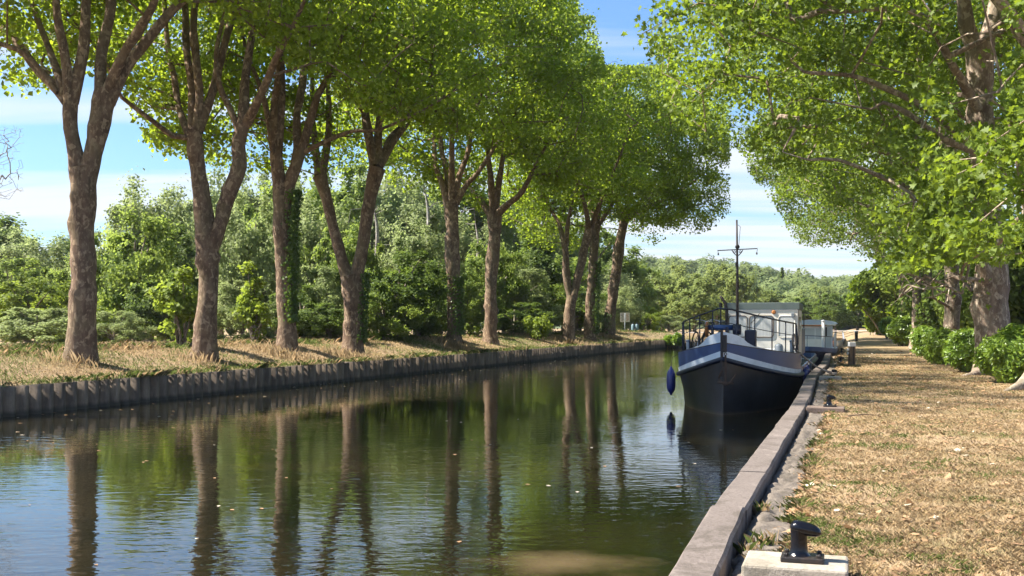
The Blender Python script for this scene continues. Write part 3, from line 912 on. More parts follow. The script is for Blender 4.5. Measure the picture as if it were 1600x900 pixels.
def plane_tree(name, label, group, d, bx, stems, limbs, crown, seed, mat_leaf, mat_bark, ok, leaf=0.205, nclu=330, per=125, extra=None, ivy=None, shape=RHOMB, ext=4.0, zmin=None, baseY=None, clu_s=.64, trunkn=22):
    r = np.random.default_rng(seed)
    x0 = X(bx, d); z0 = gz(x0, d)
    root = thing(name, label, 'tree', (x0, d, z0), group=group)
    og = (x0, d, z0)
    mainP, mainR, tr_parts = [], [], []
    for si, st in enumerate(stems):
        pts, rad = [], []
        for q in st:
            px, py, wpx = q[:3]; dd = q[3] if len(q) > 3 else 0
            D = d + dd
            pts.append(P(px, py, D)); rad.append(wpx * .42 * D / F)
        if si == 0:
            pts[0][2] = z0 - 0.25
        Pp, Rr = resample(pts, rad, 0.22)
        tr_parts.append(tube_arrays(Pp, Rr, trunkn, .16, seed + si * 7, .28 if si == 0 else 0, z0))
        mainP += list(Pp[::4]); mainR += list(Rr[::4])
    Vt, Ft = join(tr_parts)
    trunk = fast_mesh('trunk', Vt, Ft, mat_bark, root, og, smooth=True)
    for li, lb in enumerate(limbs):
        pts, rad = [], []
        dd_end = r.uniform(-2.5, 2.5)
        n_ = len(lb)
        for qi, q in enumerate(lb):
            px, py, wpx = q[:3]
            D = d + (q[3] if len(q) > 3 else dd_end * qi / max(1, n_ - 1))
            pts.append(P(px, py, D)); rad.append(wpx * .5 * D / F)
        # carry the limb on beyond its last seen point
        dv = pts[-1] - pts[-2]; dv /= np.linalg.norm(dv) + 1e-9
        if ext:
            e1 = pts[-1] + dv * ext * .5 + np.array([0, 0, .2 * ext]) + r.normal(0, .3, 3)
            e2 = e1 + dv * ext * .6 + np.array([r.normal(0, .6), r.normal(0, .6), .25 * ext])
            pts += [e1, e2]; rad += [rad[-1] * .65, rad[-1] * .3]
        Pp, Rr = resample(pts, rad, 0.35)
        v_, f_ = tube_arrays(Pp, Rr, 12, .10, seed + li)
        fast_mesh('limb', v_, f_, mat_bark, root, og, smooth=True)
        mainP += list(Pp[::2]); mainR += list(Rr[::2])
    # crown
    cx, cyy, cz, rx, ry, rz = crown
    T_ = []
    while len(T_) < nclu:
        q = r.normal(0, 1, (nclu * 2, 3)); q /= np.linalg.norm(q, axis=1)[:, None]
        rr_ = r.uniform(.15, 1, nclu * 2) ** .4
        # lumpy envelope
        az_ = np.arctan2(q[:, 1], q[:, 0])
        lump = 1 + .14 * np.sin(3 * az_ + seed) + .12 * np.sin(5 * q[:, 2] + 2 * az_ + seed * 2) + .12 * np.sin(7 * az_ + 9 * q[:, 2] + seed) + r.normal(0, .05, nclu * 2)
        C_ = np.array([cx, cyy, cz]) + q * (rr_ * lump)[:, None] * np.array([rx, ry, rz])
        zm = zmin if zmin is not None else 8.2
        k = ok(C_, d) & (C_[:, 2] > zm)
        T_ += list(C_[k])
        if not k.any(): break
    T_ = np.array(T_[:nclu])
    if extra is not None: T_ = np.concatenate([T_, np.array(extra)])
    vb, fb = grow(mainP, mainR, T_, r)
    tag(fast_mesh('branches', vb, fb, mat_bark, root, og, smooth=True), kind='stuff')
    n = len(T_) * per
    ci = np.repeat(np.arange(len(T_)), per)
    spread = r.uniform(.6, 1.25, len(T_))[ci]
    C_ = T_[ci] + r.normal(0, 1, (n, 3)) * np.array([clu_s, clu_s, clu_s * .6]) * spread[:, None]
    px, py = proj(C_)
    if ok is left_ok or ok is right_ok:
        k = ok(C_ + np.array([0, 0, .35]), d) | (r.random(n) < .02)
        C_, ci = C_[k], ci[k]
    tint = np.clip(r.normal(.5, .24, len(C_)) + r.normal(0, .28, len(T_))[ci], 0, 1)
    vl, fl, tl = leaf_cloud(C_, leaf, r, tint, shape)
    fast_mesh('crown', vl, fl, mat_leaf, root, og, attr=tl)
    if ivy:
        # ivy: (stem index, fraction from, fraction to, centre angle px side +1/-1, width, count)
        iv = []
        for (pts_px, side, wid, cnt_, thick) in ivy:
            pp = [P(a_, b2, d) for a_, b2, _ in pts_px]; rr2 = [c_ * .5 * d / F for _, _, c_ in pts_px]
            Pp, Rr = resample(pp, rr2, .2)
            ii = r.integers(0, len(Pp), cnt_)
            ang = r.normal(0, wid, cnt_)
            # camera-right is +x
            nx = side * np.cos(ang); ny = -np.sin(ang) - .25
            nn_ = np.stack([nx, ny, np.zeros(cnt_)], 1); nn_ /= np.linalg.norm(nn_, axis=1)[:, None]
            iv.append((Pp[ii] + nn_ * (Rr[ii] * .0 + Rr[ii] * .92 + r.uniform(0, thick, cnt_) * (.55 + .6 * np.sin(Pp[ii, 2] * 3.1) * np.sin(Pp[ii, 2] * 1.3 + 1)))[:, None] + r.normal(0, .05, (cnt_, 3)), nn_))
        Cv = np.concatenate([a_ for a_, _ in iv]); nv_ = np.concatenate([b2 for _, b2 in iv])
        vl, fl, tl = leaf_cloud(Cv, .13, r, np.clip(r.normal(.45, .25, len(Cv)), 0, 1), RHOMB, .1, nv_, 1.4)
        fast_mesh('ivy', vl, fl, M['ivy_leaf'], root, og, attr=tl)
    return root

GL = 'plane trees lining the left bank'
GR = 'plane trees lining the right bank'
def tl(label, d, bx, stems, limbs, seed, cdx=0, h=23.0, rad=8.8, cyo=0, **kw):
    cx = X(bx, d) + cdx
    cz = (h + 7.5) / 2
    return plane_tree('plane_tree', label, GL, d, bx, stems, limbs, (cx, d + cyo, cz, rad, rad * .95, (h - 7.5) / 2), seed, M['plane_leaf'], M['bark'], left_ok, **kw)

tl('plane tree standing just outside the left edge, its crown high overhead', 31.5, -175,
   [[(-175, 575, 60), (-172, 480, 54), (-176, 380, 52), (-172, 280, 56)]],
   [[(-172, 290, 30), (-200, 150, 22), (-230, 0, 18)], [(-170, 290, 30), (-150, 120, 20), (-140, -20, 16)], [(-172, 300, 26), (-110, 120, 18), (-60, -60, 14)]], 100, h=30, rad=8.8, nclu=290, per=100)
tl('nearest thick plane tree of the left bank, forking high into two stems', 38, 125,
   [[(126, 560, 52), (128, 500, 49), (130, 430, 46), (128, 360, 45), (132, 300, 46), (128, 262, 44)],
    [(128, 290, 36), (118, 240, 29), (110, 190, 25), (110, 150, 30)],
    [(132, 290, 40), (146, 240, 34), (155, 200, 35), (160, 160, 40), (164, 138, 34)]],
   [[(106, 160, 20), (90, 140, 18), (55, 105, 14), (30, 70, 13), (0, 40, 11)], [(106, 160, 18), (78, 80, 10), (55, 20, 9), (45, -20, 8)],
    [(110, 160, 20), (102, 90, 15), (90, 30, 13), (86, -20, 11)], [(112, 160, 22), (130, 80, 17), (134, 10, 15), (136, -30, 13)],
    [(158, 150, 22), (158, 90, 17), (172, 20, 15), (176, -30, 13)], [(166, 150, 22), (190, 90, 15), (220, 40, 14), (245, -10, 12)],
    [(168, 160, 24), (198, 105, 16), (232, 60, 15), (270, 15, 14), (300, -15, 11)], [(90, 145, 10), (40, 85, 8), (-20, 60, 7)]], 101, h=28.5, rad=8.6, nclu=310, per=105)
tl('second plane tree from the left, with a long low branch reaching left', 44, 318,
   [[(318, 556, 44), (322, 500, 38), (326, 440, 37), (324, 395, 40), (320, 360, 36), (314, 300, 30), (308, 250, 27), (302, 205, 30)],
    [(326, 400, 34), (344, 350, 27), (360, 300, 26), (374, 260, 28), (372, 225, 25), (380, 195, 27)]],
   [[(300, 215, 10), (270, 212, 9), (240, 190, 8), (210, 168, 7), (190, 152, 6)], [(298, 215, 16), (280, 170, 10), (272, 120, 10), (262, 70, 8)],
    [(302, 205, 18), (300, 140, 13), (292, 80, 12), (290, 20, 10)], [(306, 205, 18), (312, 150, 13), (306, 90, 12), (303, 25, 11)],
    [(308, 205, 18), (330, 150, 13), (345, 90, 12), (362, 30, 11)], [(372, 200, 12), (355, 160, 9), (342, 130, 8), (338, 80, 7)],
    [(380, 195, 20), (384, 120, 13), (394, 50, 12), (398, 0, 10)], [(384, 195, 18), (402, 160, 13), (420, 120, 12), (432, 90, 10)]], 102, h=20.5, rad=7.2, nclu=230, per=105)
tl('third plane tree from the left, ivy running down the right side of its forked trunk', 50, 448,
   [[(449, 545, 37), (448, 500, 32), (444, 430, 31), (441, 370, 32), (440, 320, 32), (436, 285, 24), (431, 240, 23)],
    [(444, 330, 24), (452, 290, 21), (462, 260, 22), (468, 235, 25)]],
   [[(430, 245, 15), (420, 190, 10), (408, 140, 8)], [(431, 240, 15), (428, 170, 12), (436, 110, 11)], [(434, 240, 14), (440, 160, 12), (440, 100, 10)],
    [(466, 240, 15), (464, 180, 12), (474, 120, 11), (478, 70, 9)], [(470, 240, 16), (486, 185, 12), (496, 150, 11), (512, 120, 9)], [(466, 243, 9), (500, 225, 7), (550, 205, 6), (590, 203, 5)]], 103, h=20.5, rad=7.0, nclu=230, per=105,
   ivy=[([(447, 500, 34), (445, 440, 33), (447, 380, 34), (450, 300, 34)], 1, .55, 2600, .16)])
tl('fourth plane tree from the left, parting low down into a wide open V', 54, 553,
   [[(552, 547, 38), (553, 500, 36), (552, 455, 42), (548, 430, 40)],
    [(550, 450, 28), (536, 410, 21), (522, 360, 19), (510, 310, 20), (500, 275, 28)],
    [(552, 450, 30), (562, 410, 24), (572, 350, 23), (580, 300, 24), (590, 262, 32)]],
   [[(498, 275, 14), (492, 220, 10), (488, 180, 9)], [(503, 275, 14), (512, 220, 11), (514, 170, 9)], [(586, 260, 18), (572, 190, 13), (570, 150, 11)],
    [(590, 258, 16), (592, 200, 11), (594, 160, 9)], [(594, 258, 14), (610, 215, 9), (632, 190, 8)], [(592, 262, 14), (616, 220, 10), (640, 185, 9)]], 104, h=27.5, nclu=360,
   ivy=[([(553, 530, 38), (556, 480, 36), (560, 430, 30)], 1, .45, 900, .10)])
tl('fifth plane tree from the left, ivy sleeve round its lower trunk', 68, 710,
   [[(711, 532, 27), (710, 490, 25), (709, 440, 23), (706, 400, 28), (707, 360, 23), (705, 318, 28)]],
   [[(700, 322, 12), (690, 285, 9), (680, 255, 8)], [(703, 318, 12), (698, 270, 9), (690, 235, 8)], [(706, 316, 12), (706, 265, 9), (706, 225, 8)], [(709, 318, 12), (718, 275, 9), (732, 235, 8)], [(711, 320, 12), (728, 290, 8), (748, 268, 7)]], 105, h=27.5, nclu=360,
   ivy=[([(711, 520, 27), (710, 470, 25), (710, 435, 25)], 1, .9, 1700, .12)])
tl('sixth plane tree from the left, slim grey trunk with a knobbly middle', 74, 766,
   [[(766, 531, 26), (767, 490, 22), (767, 440, 21), (770, 400, 26), (773, 365, 22), (772, 330, 28)]],
   [[(766, 335, 12), (750, 312, 9), (738, 298, 7)], [(770, 330, 12), (768, 290, 10), (764, 255, 8)], [(774, 330, 12), (780, 285, 9), (785, 250, 8)], [(777, 335, 13), (795, 318, 10), (815, 300, 8)]], 106, h=27.5, nclu=360)
tl('seventh plane tree from the left, leaning with two stems in a V', 88, 888,
   [[(888, 528, 23), (890, 490, 20), (894, 462, 20)], [(892, 470, 14), (885, 430, 13), (884, 400, 13), (882, 380, 11)], [(893, 472, 16), (905, 425, 15), (914, 385, 15), (922, 355, 18)]],
   [[(882, 385, 9), (874, 350, 6), (862, 330, 5)], [(885, 385, 8), (888, 345, 6)], [(920, 358, 10), (914, 320, 7)], [(924, 355, 10), (936, 320, 7), (946, 300, 6)]], 107, h=28, nclu=360)
tl('eighth plane tree from the left, dark ivy covering half of its trunk', 95, 924,
   [[(921, 527, 22), (922, 480, 17), (926, 430, 17), (928, 390, 15), (932, 350, 16)]],
   [[(930, 355, 8), (922, 315, 6)], [(933, 352, 8), (938, 310, 6)], [(935, 352, 8), (956, 320, 6)]], 108, rad=9.3, h=28,
   ivy=[([(924, 520, 20), (926, 470, 18), (929, 410, 17)], 1, .7, 1500, .2)])
tl('farthest plane tree of the left row, leaning out over the canal', 102, 952,
   [[(950, 527, 24), (955, 480, 19), (962, 430, 18), (966, 400, 20), (972, 360, 16), (978, 335, 18)]],
   [[(974, 340, 9), (962, 310, 6)], [(978, 336, 9), (985, 300, 6)], [(981, 338, 9), (1000, 315, 6), (1016, 300, 5)], [(981, 342, 8), (1010, 322, 6), (1040, 312, 5)]], 109, cdx=5.0, h=27, rad=9.8, nclu=470, zmin=7.5,
   ivy=[([(950, 520, 24), (955, 490, 20)], -1, .8, 700, .15)])

def tr(label, d, bx, stems, limbs, seed, cdx=-1.5, h=26.0, rad=11.0, **kw):
    cx = X(bx, d) + cdx
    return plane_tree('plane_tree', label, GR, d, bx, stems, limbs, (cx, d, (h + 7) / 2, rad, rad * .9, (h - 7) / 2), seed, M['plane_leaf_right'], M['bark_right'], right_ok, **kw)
r = np.random.default_rng(77)
def low_spray(pxs, pys, ds, n):
    o_ = []
    for _ in range(n):
        px, py, D = r.uniform(*pxs), r.uniform(*pys), r.uniform(*ds)
        o_.append(P(px, py, D))
    return o_
# nearest: stands just outside the right edge; roots and low sprays in view
tr('nearest plane tree at the right edge, showing only its root and low sprays', 30.5, 1640,
   [[(1634, 612, 66), (1638, 560, 60), (1648, 450, 58), (1655, 330, 56), (1650, 200, 58), (1648, 120, 50)],
    [(1628, 570, 40, -.3), (1612, 588, 30, -.6), (1592, 603, 18, -.9), (1566, 614, 5, -1.2)]],
   [[(1650, 330, 22), (1600, 335, 9), (1560, 380, 7)], [(1648, 140, 30), (1590, 40, 20), (1520, -60, 16)], [(1652, 130, 30), (1690, 0, 22), (1720, -90, 18)], [(1650, 400, 16), (1605, 380, 8), (1598, 300, 7)]], 201, cdx=0.5, h=23, rad=8.5, nclu=260, leaf=.165, shape=MAPLE, zmin=9.5,
   extra=low_spray((1470, 1640), (150, 420), (26.5, 31), 26) + low_spray((1540, 1640), (80, 300), (26, 30), 14), clu_s=.5, per=130)
tr('thick pale plane trunk rising behind the first laurel bush on the right bank', 38.7, 1550,
   [[(1552, 592, 64), (1550, 540, 58), (1549, 480, 58), (1549, 420, 60), (1544, 340, 48), (1536, 240, 44), (1532, 150, 44), (1530, 70, 52)],
    [(1545, 574, 24, -.5), (1530, 583, 15, -.8), (1510, 588, 10, -1.1), (1490, 594, 4, -1.3)], [(1545, 440, 26, -.3), (1534, 410, 18, -.4), (1530, 395, 14, -.4)]],
   [[(1528, 90, 26), (1512, 40, 22), (1505, -10, 20)], [(1534, 80, 28), (1552, 30, 24), (1560, -20, 20)],
    [(1528, 170, 16, -.5), (1490, 105, 13, -1.5), (1458, 45, 12, -2), (1430, 20, 9, -2.3), (1370, 14, 7, -2.5), (1310, 18, 5, -2.5)],
    [(1534, 235, 16, -.5), (1450, 172, 10, -2), (1390, 140, 9, -2.6), (1330, 118, 7, -3), (1256, 112, 5, -3)],
    [(1540, 330, 14, -.3), (1440, 300, 8, -1.5), (1375, 275, 7, -2.2), (1310, 250, 5, -2.6), (1265, 250, 4, -2.6)],
    [(1534, 240, 13, -.3), (1470, 215, 9, -1.6), (1420, 178, 8, -2), (1380, 160, 6, -2.2)]], 202, cdx=-3.0, h=26, rad=11.8, nclu=500, leaf=.18, shape=MAPLE, ext=1.0,
   extra=low_spray((1400, 1540), (270, 470), (33, 38), 40) + low_spray((1430, 1530), (180, 320), (33, 37), 16), per=125, clu_s=.6)
tr('slim plane trunk half hidden by sprays between the laurel bushes', 51, 1492,
   [[(1490, 572, 34), (1488, 520, 28), (1488, 440, 26), (1482, 340, 26), (1478, 260, 28)]],
   [[(1476, 265, 14), (1430, 210, 9), (1380, 160, 7)], [(1478, 262, 14), (1470, 180, 11), (1468, 90, 9)], [(1480, 262, 14), (1510, 200, 10), (1530, 130, 8)], [(1478, 300, 11), (1410, 250, 7), (1330, 220, 5)]], 203, cdx=-2, rad=10.5, nclu=380,
   extra=low_spray((1400, 1500), (330, 470), (45, 50), 22))
tr('plane tree partway along the right bank with a pale double trunk lit at its foot', 75, 1432,
   [[(1430, 548, 20), (1431, 510, 15), (1432, 470, 15), (1432, 400, 15), (1430, 340, 15)], [(1436, 530, 14), (1446, 490, 16), (1450, 460, 17), (1448, 400, 14), (1446, 350, 12)]],
   [[(1430, 345, 9), (1410, 300, 6)], [(1430, 345, 9), (1424, 290, 7)], [(1446, 352, 9), (1450, 290, 7)], [(1448, 352, 9), (1470, 300, 6)]], 204, cdx=-2.5, rad=11, nclu=330,
   extra=low_spray((1385, 1440), (400, 480), (68, 74), 16))
tr('far plane tree on the right bank with a dark narrow trunk among bushes', 96, 1412,
   [[(1412, 540, 12), (1413, 490, 10), (1412, 440, 10), (1410, 370, 11)]],
   [[(1410, 375, 6), (1396, 335, 5)], [(1411, 372, 6), (1414, 330, 5)]], 205, cdx=-3, rad=10.5, nclu=300)
tr('farthest plane tree on the right bank, limbs fanning out above the towpath sign', 120, 1375,
   [[(1374, 530, 16), (1376, 480, 14), (1378, 430, 15), (1376, 400, 17), (1376, 375, 20)]],
   [[(1371, 382, 9), (1358, 355, 6), (1350, 335, 5)], [(1374, 378, 9), (1368, 345, 6)], [(1377, 376, 9), (1380, 340, 6)], [(1380, 378, 9), (1394, 350, 6), (1400, 330, 5)], [(1372, 392, 7), (1360, 385, 5), (1350, 383, 4)]], 206, cdx=-3, h=26, rad=11, nclu=340, zmin=8.0)

# suckers: bright low growth against some left trunks
def shrub(name, label, cat, group, loc, R, n, leaf, mat, seed, shape=RHOMB, lobes=14, up=.4, trunk=True, bark=None, squash=.6):
    r = np.random.default_rng(seed)
    x0, y0, z0 = loc
    root = thing(name, label, cat, loc, group=group)
    q = r.normal(0, 1, (lobes, 3)); q /= np.linalg.norm(q, axis=1)[:, None]
    c = np.array([0, 0, R[2] * .95]) + q * np.array(R) * (r.uniform(.35, .68, (lobes, 1)) if name != 'sapling' else r.uniform(.2, 1.0, (lobes, 1)))
    lr = r.uniform(.32, .52, lobes) * min(R) * (1.0 if name != 'sapling' else .8)
    ci = r.integers(0, lobes, n)
    s = r.normal(0, 1, (n, 3)); s /= np.linalg.norm(s, axis=1)[:, None]
    rad = lr[ci] * (r.uniform(.5, 1.12, n) ** .5)
    C_ = c[ci] + s * rad[:, None]
    C_ = C_[C_[:, 2] > .03]
    out_ = C_ - np.array([0, 0, R[2]]); out_ /= np.linalg.norm(out_, axis=1)[:, None] + 1e-6
    tint = np.clip(r.normal(.5, .28, len(C_)), 0, 1)
    vl, fl, tl_ = leaf_cloud(C_, leaf, r, tint, shape, up, out_, 1.0)
    fast_mesh('foliage', vl, fl, mat, root, attr=tl_)
    if trunk:
        parts = []
        for i in range(min(lobes, 10)):
            p0 = np.array([r.normal(0, .08 * R[0]), r.normal(0, .08 * R[1]), -.15])
            pm = p0 * .5 + c[i] * .5 + r.normal(0, .06, 3) * R[2]
            parts.append(tube_arrays(np.array([p0, pm, c[i]]), np.array([.05, .035, .015]) * max(R[2], .6) * .7, 6))
        v_, f_ = join(parts)
        fast_mesh('stems', v_, f_, bark or M['bark_far'], root, smooth=True)
    return root

GB = 'laurel bushes along the right bank'
for i, (px, d, R, n, lab) in enumerate([
    (1578, 33.5, (1.15, 1.2, .92), 17000, 'largest and nearest glossy laurel bush, beside the root at the right edge'),
    (1508, 40.5, (.85, .9, .85), 11000, 'second laurel bush, just left of the thick pale plane trunk'),
    (1472, 47.5, (.8, .9, .82), 8000, 'third laurel bush along the grass edge, pale tipped leaves'),
    (1448, 56, (.8, 1.0, .95), 7000, 'fourth laurel bush, darker, in front of the double plane trunk'),
    (1408, 84, (1.35, 1.4, 1.15), 7000, 'bright rounded laurel bush beyond the double plane trunk'),
    (1424, 88, (1.0, 1.2, .9), 3500, 'low bright bush touching the right of the rounded far laurel'),
    (1386, 104, (.75, .8, 1.2), 3500, 'farthest small laurel bush near the towpath sign')]):
    x = X(px, d)
    shrub('laurel_bush', lab, 'bush', GB, (x, d, gz(x, d)), R, n, .15 + d * .0011, M['laurel_leaf'], 300 + i, LANCE if d < 60 else RHOMB, 22, .3)
# dense growth behind the right row
for i, (px, d, R, n, lab) in enumerate([
    (1640, 46, (3.5, 3, 3.2), 16000, 'dense tall shrub behind the nearest laurel at the right edge'),
    (1560, 58, (3.5, 3, 3.0), 15000, 'dense dark shrub filling the gap behind the thick pale trunk'),
    (1512, 72, (3.6, 3, 3.2), 13000, 'dense shrub between the slim trunk and the thick trunk on the right bank'),
    (1462, 95, (3.4, 3, 3.4), 11000, 'dense dark shrub behind the double plane trunk'),
    (1430, 118, (3.4, 3, 4.0), 9000, 'deep green shrub far back behind the rounded laurel')]):
    x = X(px, d)
    shrub('tall_shrub', lab, 'shrub', 'shrubs behind the right row of trees', (x, d, gz(x, d)), R, n, .22 + d * .001, M['wood_leaf'] if i % 2 else M['dark_leaf'], 330 + i, RHOMB, 26, .3)
x = X(1352, 112)
shrub('sapling', 'leafy young tree around the farthest plane trunk above the towpath sign', 'tree', None, (X(1372, 118), 116, .3), (3.6, 3, 4.2), 15000, .34, M['plane_leaf_right'], 350, RHOMB, 30, .4)

# bright epicormic sprays on the left
for i, (px, py, d, R, n, lab) in enumerate([
    (285, 470, 47, (1.25, .9, 1.9), 1900, 'bright yellow-green sapling close to the left of the second plane trunk'),
    (150, 480, 55, (.9, .9, 1.1), 1500, 'small bright shrub showing behind the nearest left trunk'),
    (396, 520, 52, (1.0, .8, 2.0), 1500, 'slender bright sapling between the second and third plane trunks'),
    (840, 500, 84, (1.2, 1.2, 1.0), 1500, 'low bright bush left of the leaning V-shaped plane tree')]):
    x = X(px, d); z = gz(x, d)
    shrub('sapling', lab, 'tree', 'young growth between the left trunks', (x, d, z), R, n, .20, M['yellow_leaf'], 360 + i, RHOMB, 26, .5)

# tall dry tufts at the feet of the left trees
def tuft(px, d, w_, n, lab, seed):
    r = np.random.default_rng(seed)
    x0 = X(px, d); 
    xx = x0 + r.normal(0, w_, n); yy = d - .9 + r.normal(0, .5, n)
    zz_ = np.array([gz(a, b2) for a, b2 in zip(xx, yy)])
    h = r.uniform(.05, .50, n) * np.exp(-((xx - x0) / (w_ * 2)) ** 2); a = r.uniform(0, 6.28, n)
    l = h * r.uniform(.1, .6, n)
    b_ = np.stack([xx, yy, zz_], 1)
    sd = np.stack([np.cos(a + 1.57), np.sin(a + 1.57), np.zeros(n)], 1) * (.0075 * d / 50)
    mid = b_ + np.stack([np.cos(a) * l * .3, np.sin(a) * l * .3, h * .6], 1)
    tip = b_ + np.stack([np.cos(a) * l, np.sin(a) * l, h], 1)
    V = np.stack([b_ - sd, b_ + sd, mid + sd, tip, mid - sd], 1).reshape(-1, 3)
    o = fast_mesh('dry_tuft', V, np.arange(n * 5).reshape(-1, 5), M['blades'], attr=np.repeat(r.uniform(.15, .76, n), 5), origin=(x0, d - .9, gz(x0, d - .9)))
    tag(o, lab, 'grass tuft', 'dry tufts at the feet of the left trees', kind='stuff')
for i, (px, d, w_, n, nm) in enumerate([(125, 38, .9, 220, 'nearest left'), (318, 44, .8, 200, 'second left'), (448, 50, 1.0, 900, 'third, ivy-sided left'), (553, 54, .9, 700, 'wide V-shaped left'), (712, 68, 1.2, 1000, 'ivy-sleeved fifth left'), (890, 88, 1.3, 700, 'leaning V left'), (952, 102, 1.6, 900, 'farthest leaning left')]):
    tuft(px, d, w_, n, 'tall dry straw tuft at the foot of the ' + nm + ' plane tree', 400 + i)

# ------------------------------------------------------------------ background wood
def proto(kind, seed, mat, leaf, n, bark):
    """10 m tall prototype; returns (trunk mesh, crown mesh)"""
    r = np.random.default_rng(seed)
    if kind == 'conifer':
        z = r.uniform(.06, 1, n) ** .8
        a = r.uniform(0, 2 * np.pi, n)
        tier = .55 + .45 * ((z * 11) % 1)
        rad = (1 - z) * 2.6 * tier * (r.uniform(.2, 1, n) ** .5)
        C_ = np.stack([rad * np.cos(a), rad * np.sin(a), 10 * (1 - (1 - z) * .97) - rad * .25], 1)
        lobc = [np.array([0, 0, 9])]
    else:
        lob = {'round': 80, 'willow': 95, 'tall': 70, 'bush': 70}[kind]
        R = {'round': (4.2, 4.2, 4.4), 'willow': (3.8, 3.8, 4.6), 'tall': (2.6, 2.6, 4.5), 'bush': (5.2, 4.6, 4.9)}[kind]
        cz = {'round': 5.4, 'willow': 5.2, 'tall': 5.6, 'bush': 4.6}[kind]
        q = r.normal(0, 1, (lob, 3)); q /= np.linalg.norm(q, axis=1)[:, None]
        c = np.array([0, 0, cz]) + q * np.array(R) * (r.uniform(.1, 1.0, (lob, 1)) ** .5)
        lr = r.uniform(.35, .95, lob)
        ci = r.integers(0, lob, n)
        s = r.normal(0, 1, (n, 3)); s /= np.linalg.norm(s, axis=1)[:, None]
        C_ = c[ci] + s * (lr[ci] * np.abs(r.normal(.75, .35, n)))[:, None] * np.array([1.0, 1.0, .92])
        if kind == 'willow': C_[:, 2] -= r.uniform(0, .8, n) * (r.random(n) < .5)
        C_ = C_[C_[:, 2] > .1]
        lobc = list(c)
    out_ = C_ - np.array([0, 0, 5]); out_ /= np.linalg.norm(out_, axis=1)[:, None] + 1e-6
    tint = np.clip(r.normal(.5, .22, len(C_)) , 0, 1)
    vl, fl, tl_ = leaf_cloud(C_, leaf, r, tint, RHOMB, .35, out_, 1.1)
    crown = fast_mesh('crown', vl, fl, mat, attr=tl_)
    parts = [tube_arrays(np.array([(0, 0, -.4), (.1, 0, 2.5), (0, .1, 5), (.1, 0, 7.5)]), np.array([.28, .22, .15, .06]), 8)]
    for c_ in lobc[:16]:
        if kind == 'conifer': break
        h0 = max(1.0, c_[2] * .5)
        parts.append(tube_arrays(np.array([(0, 0, h0), (c_[0] * .5, c_[1] * .5, (h0 + c_[2]) * .52), c_]), np.array([.12, .08, .03]), 5))
    v_, f_ = join(parts)
    trunk = fast_mesh('trunk', v_, f_, bark, smooth=True)
    return trunk, crown
kinds = {}
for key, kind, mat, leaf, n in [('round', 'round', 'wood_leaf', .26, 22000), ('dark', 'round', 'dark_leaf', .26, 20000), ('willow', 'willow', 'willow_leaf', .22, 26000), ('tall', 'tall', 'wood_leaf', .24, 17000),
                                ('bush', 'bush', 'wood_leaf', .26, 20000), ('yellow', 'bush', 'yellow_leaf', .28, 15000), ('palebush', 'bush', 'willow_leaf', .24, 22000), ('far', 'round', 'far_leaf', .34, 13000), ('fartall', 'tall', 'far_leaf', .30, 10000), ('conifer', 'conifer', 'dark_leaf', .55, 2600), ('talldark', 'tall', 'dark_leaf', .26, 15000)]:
    kinds[key] = [proto(kind, 500 + len(kinds), M[mat], leaf, n, M['bark_far']), False]
def bgtree(key, px, top, d, wpx, name, label, cat='tree', group='trees of the wood behind', base=None, seed=0, sy=None):
    """top: image row of the crown top, wpx: crown width in px"""
    (trunk, crown), used = kinds[key]
    x = X(px, d); z0 = base if base is not None else gz(x, d)
    hgt = Z(top, d) - z0
    w0 = {'round': 8.8, 'dark': 8.8, 'willow': 8.2, 'tall': 6.2, 'talldark': 6.2, 'bush': 10.6, 'yellow': 10.6, 'palebush': 10.6, 'far': 8.8, 'fartall': 6.2, 'conifer': 4.4}[key]
    sx = (wpx * (1.35 if d < 150 else 1.1) / F * d) / w0
    root = thing(name, label, cat, (x, d, z0), rz=(px * .37 + d) % 6.28, group=group)
    root.scale = (sx, sy or sx, hgt / 10.0)
    if not used:
        trunk.parent = root; crown.parent = root; kinds[key][1] = True
    else:
        for o_ in (trunk, crown):
            c = o_.copy(); COL.objects.link(c); c.parent = root
    return root
W = 'wood_tree'
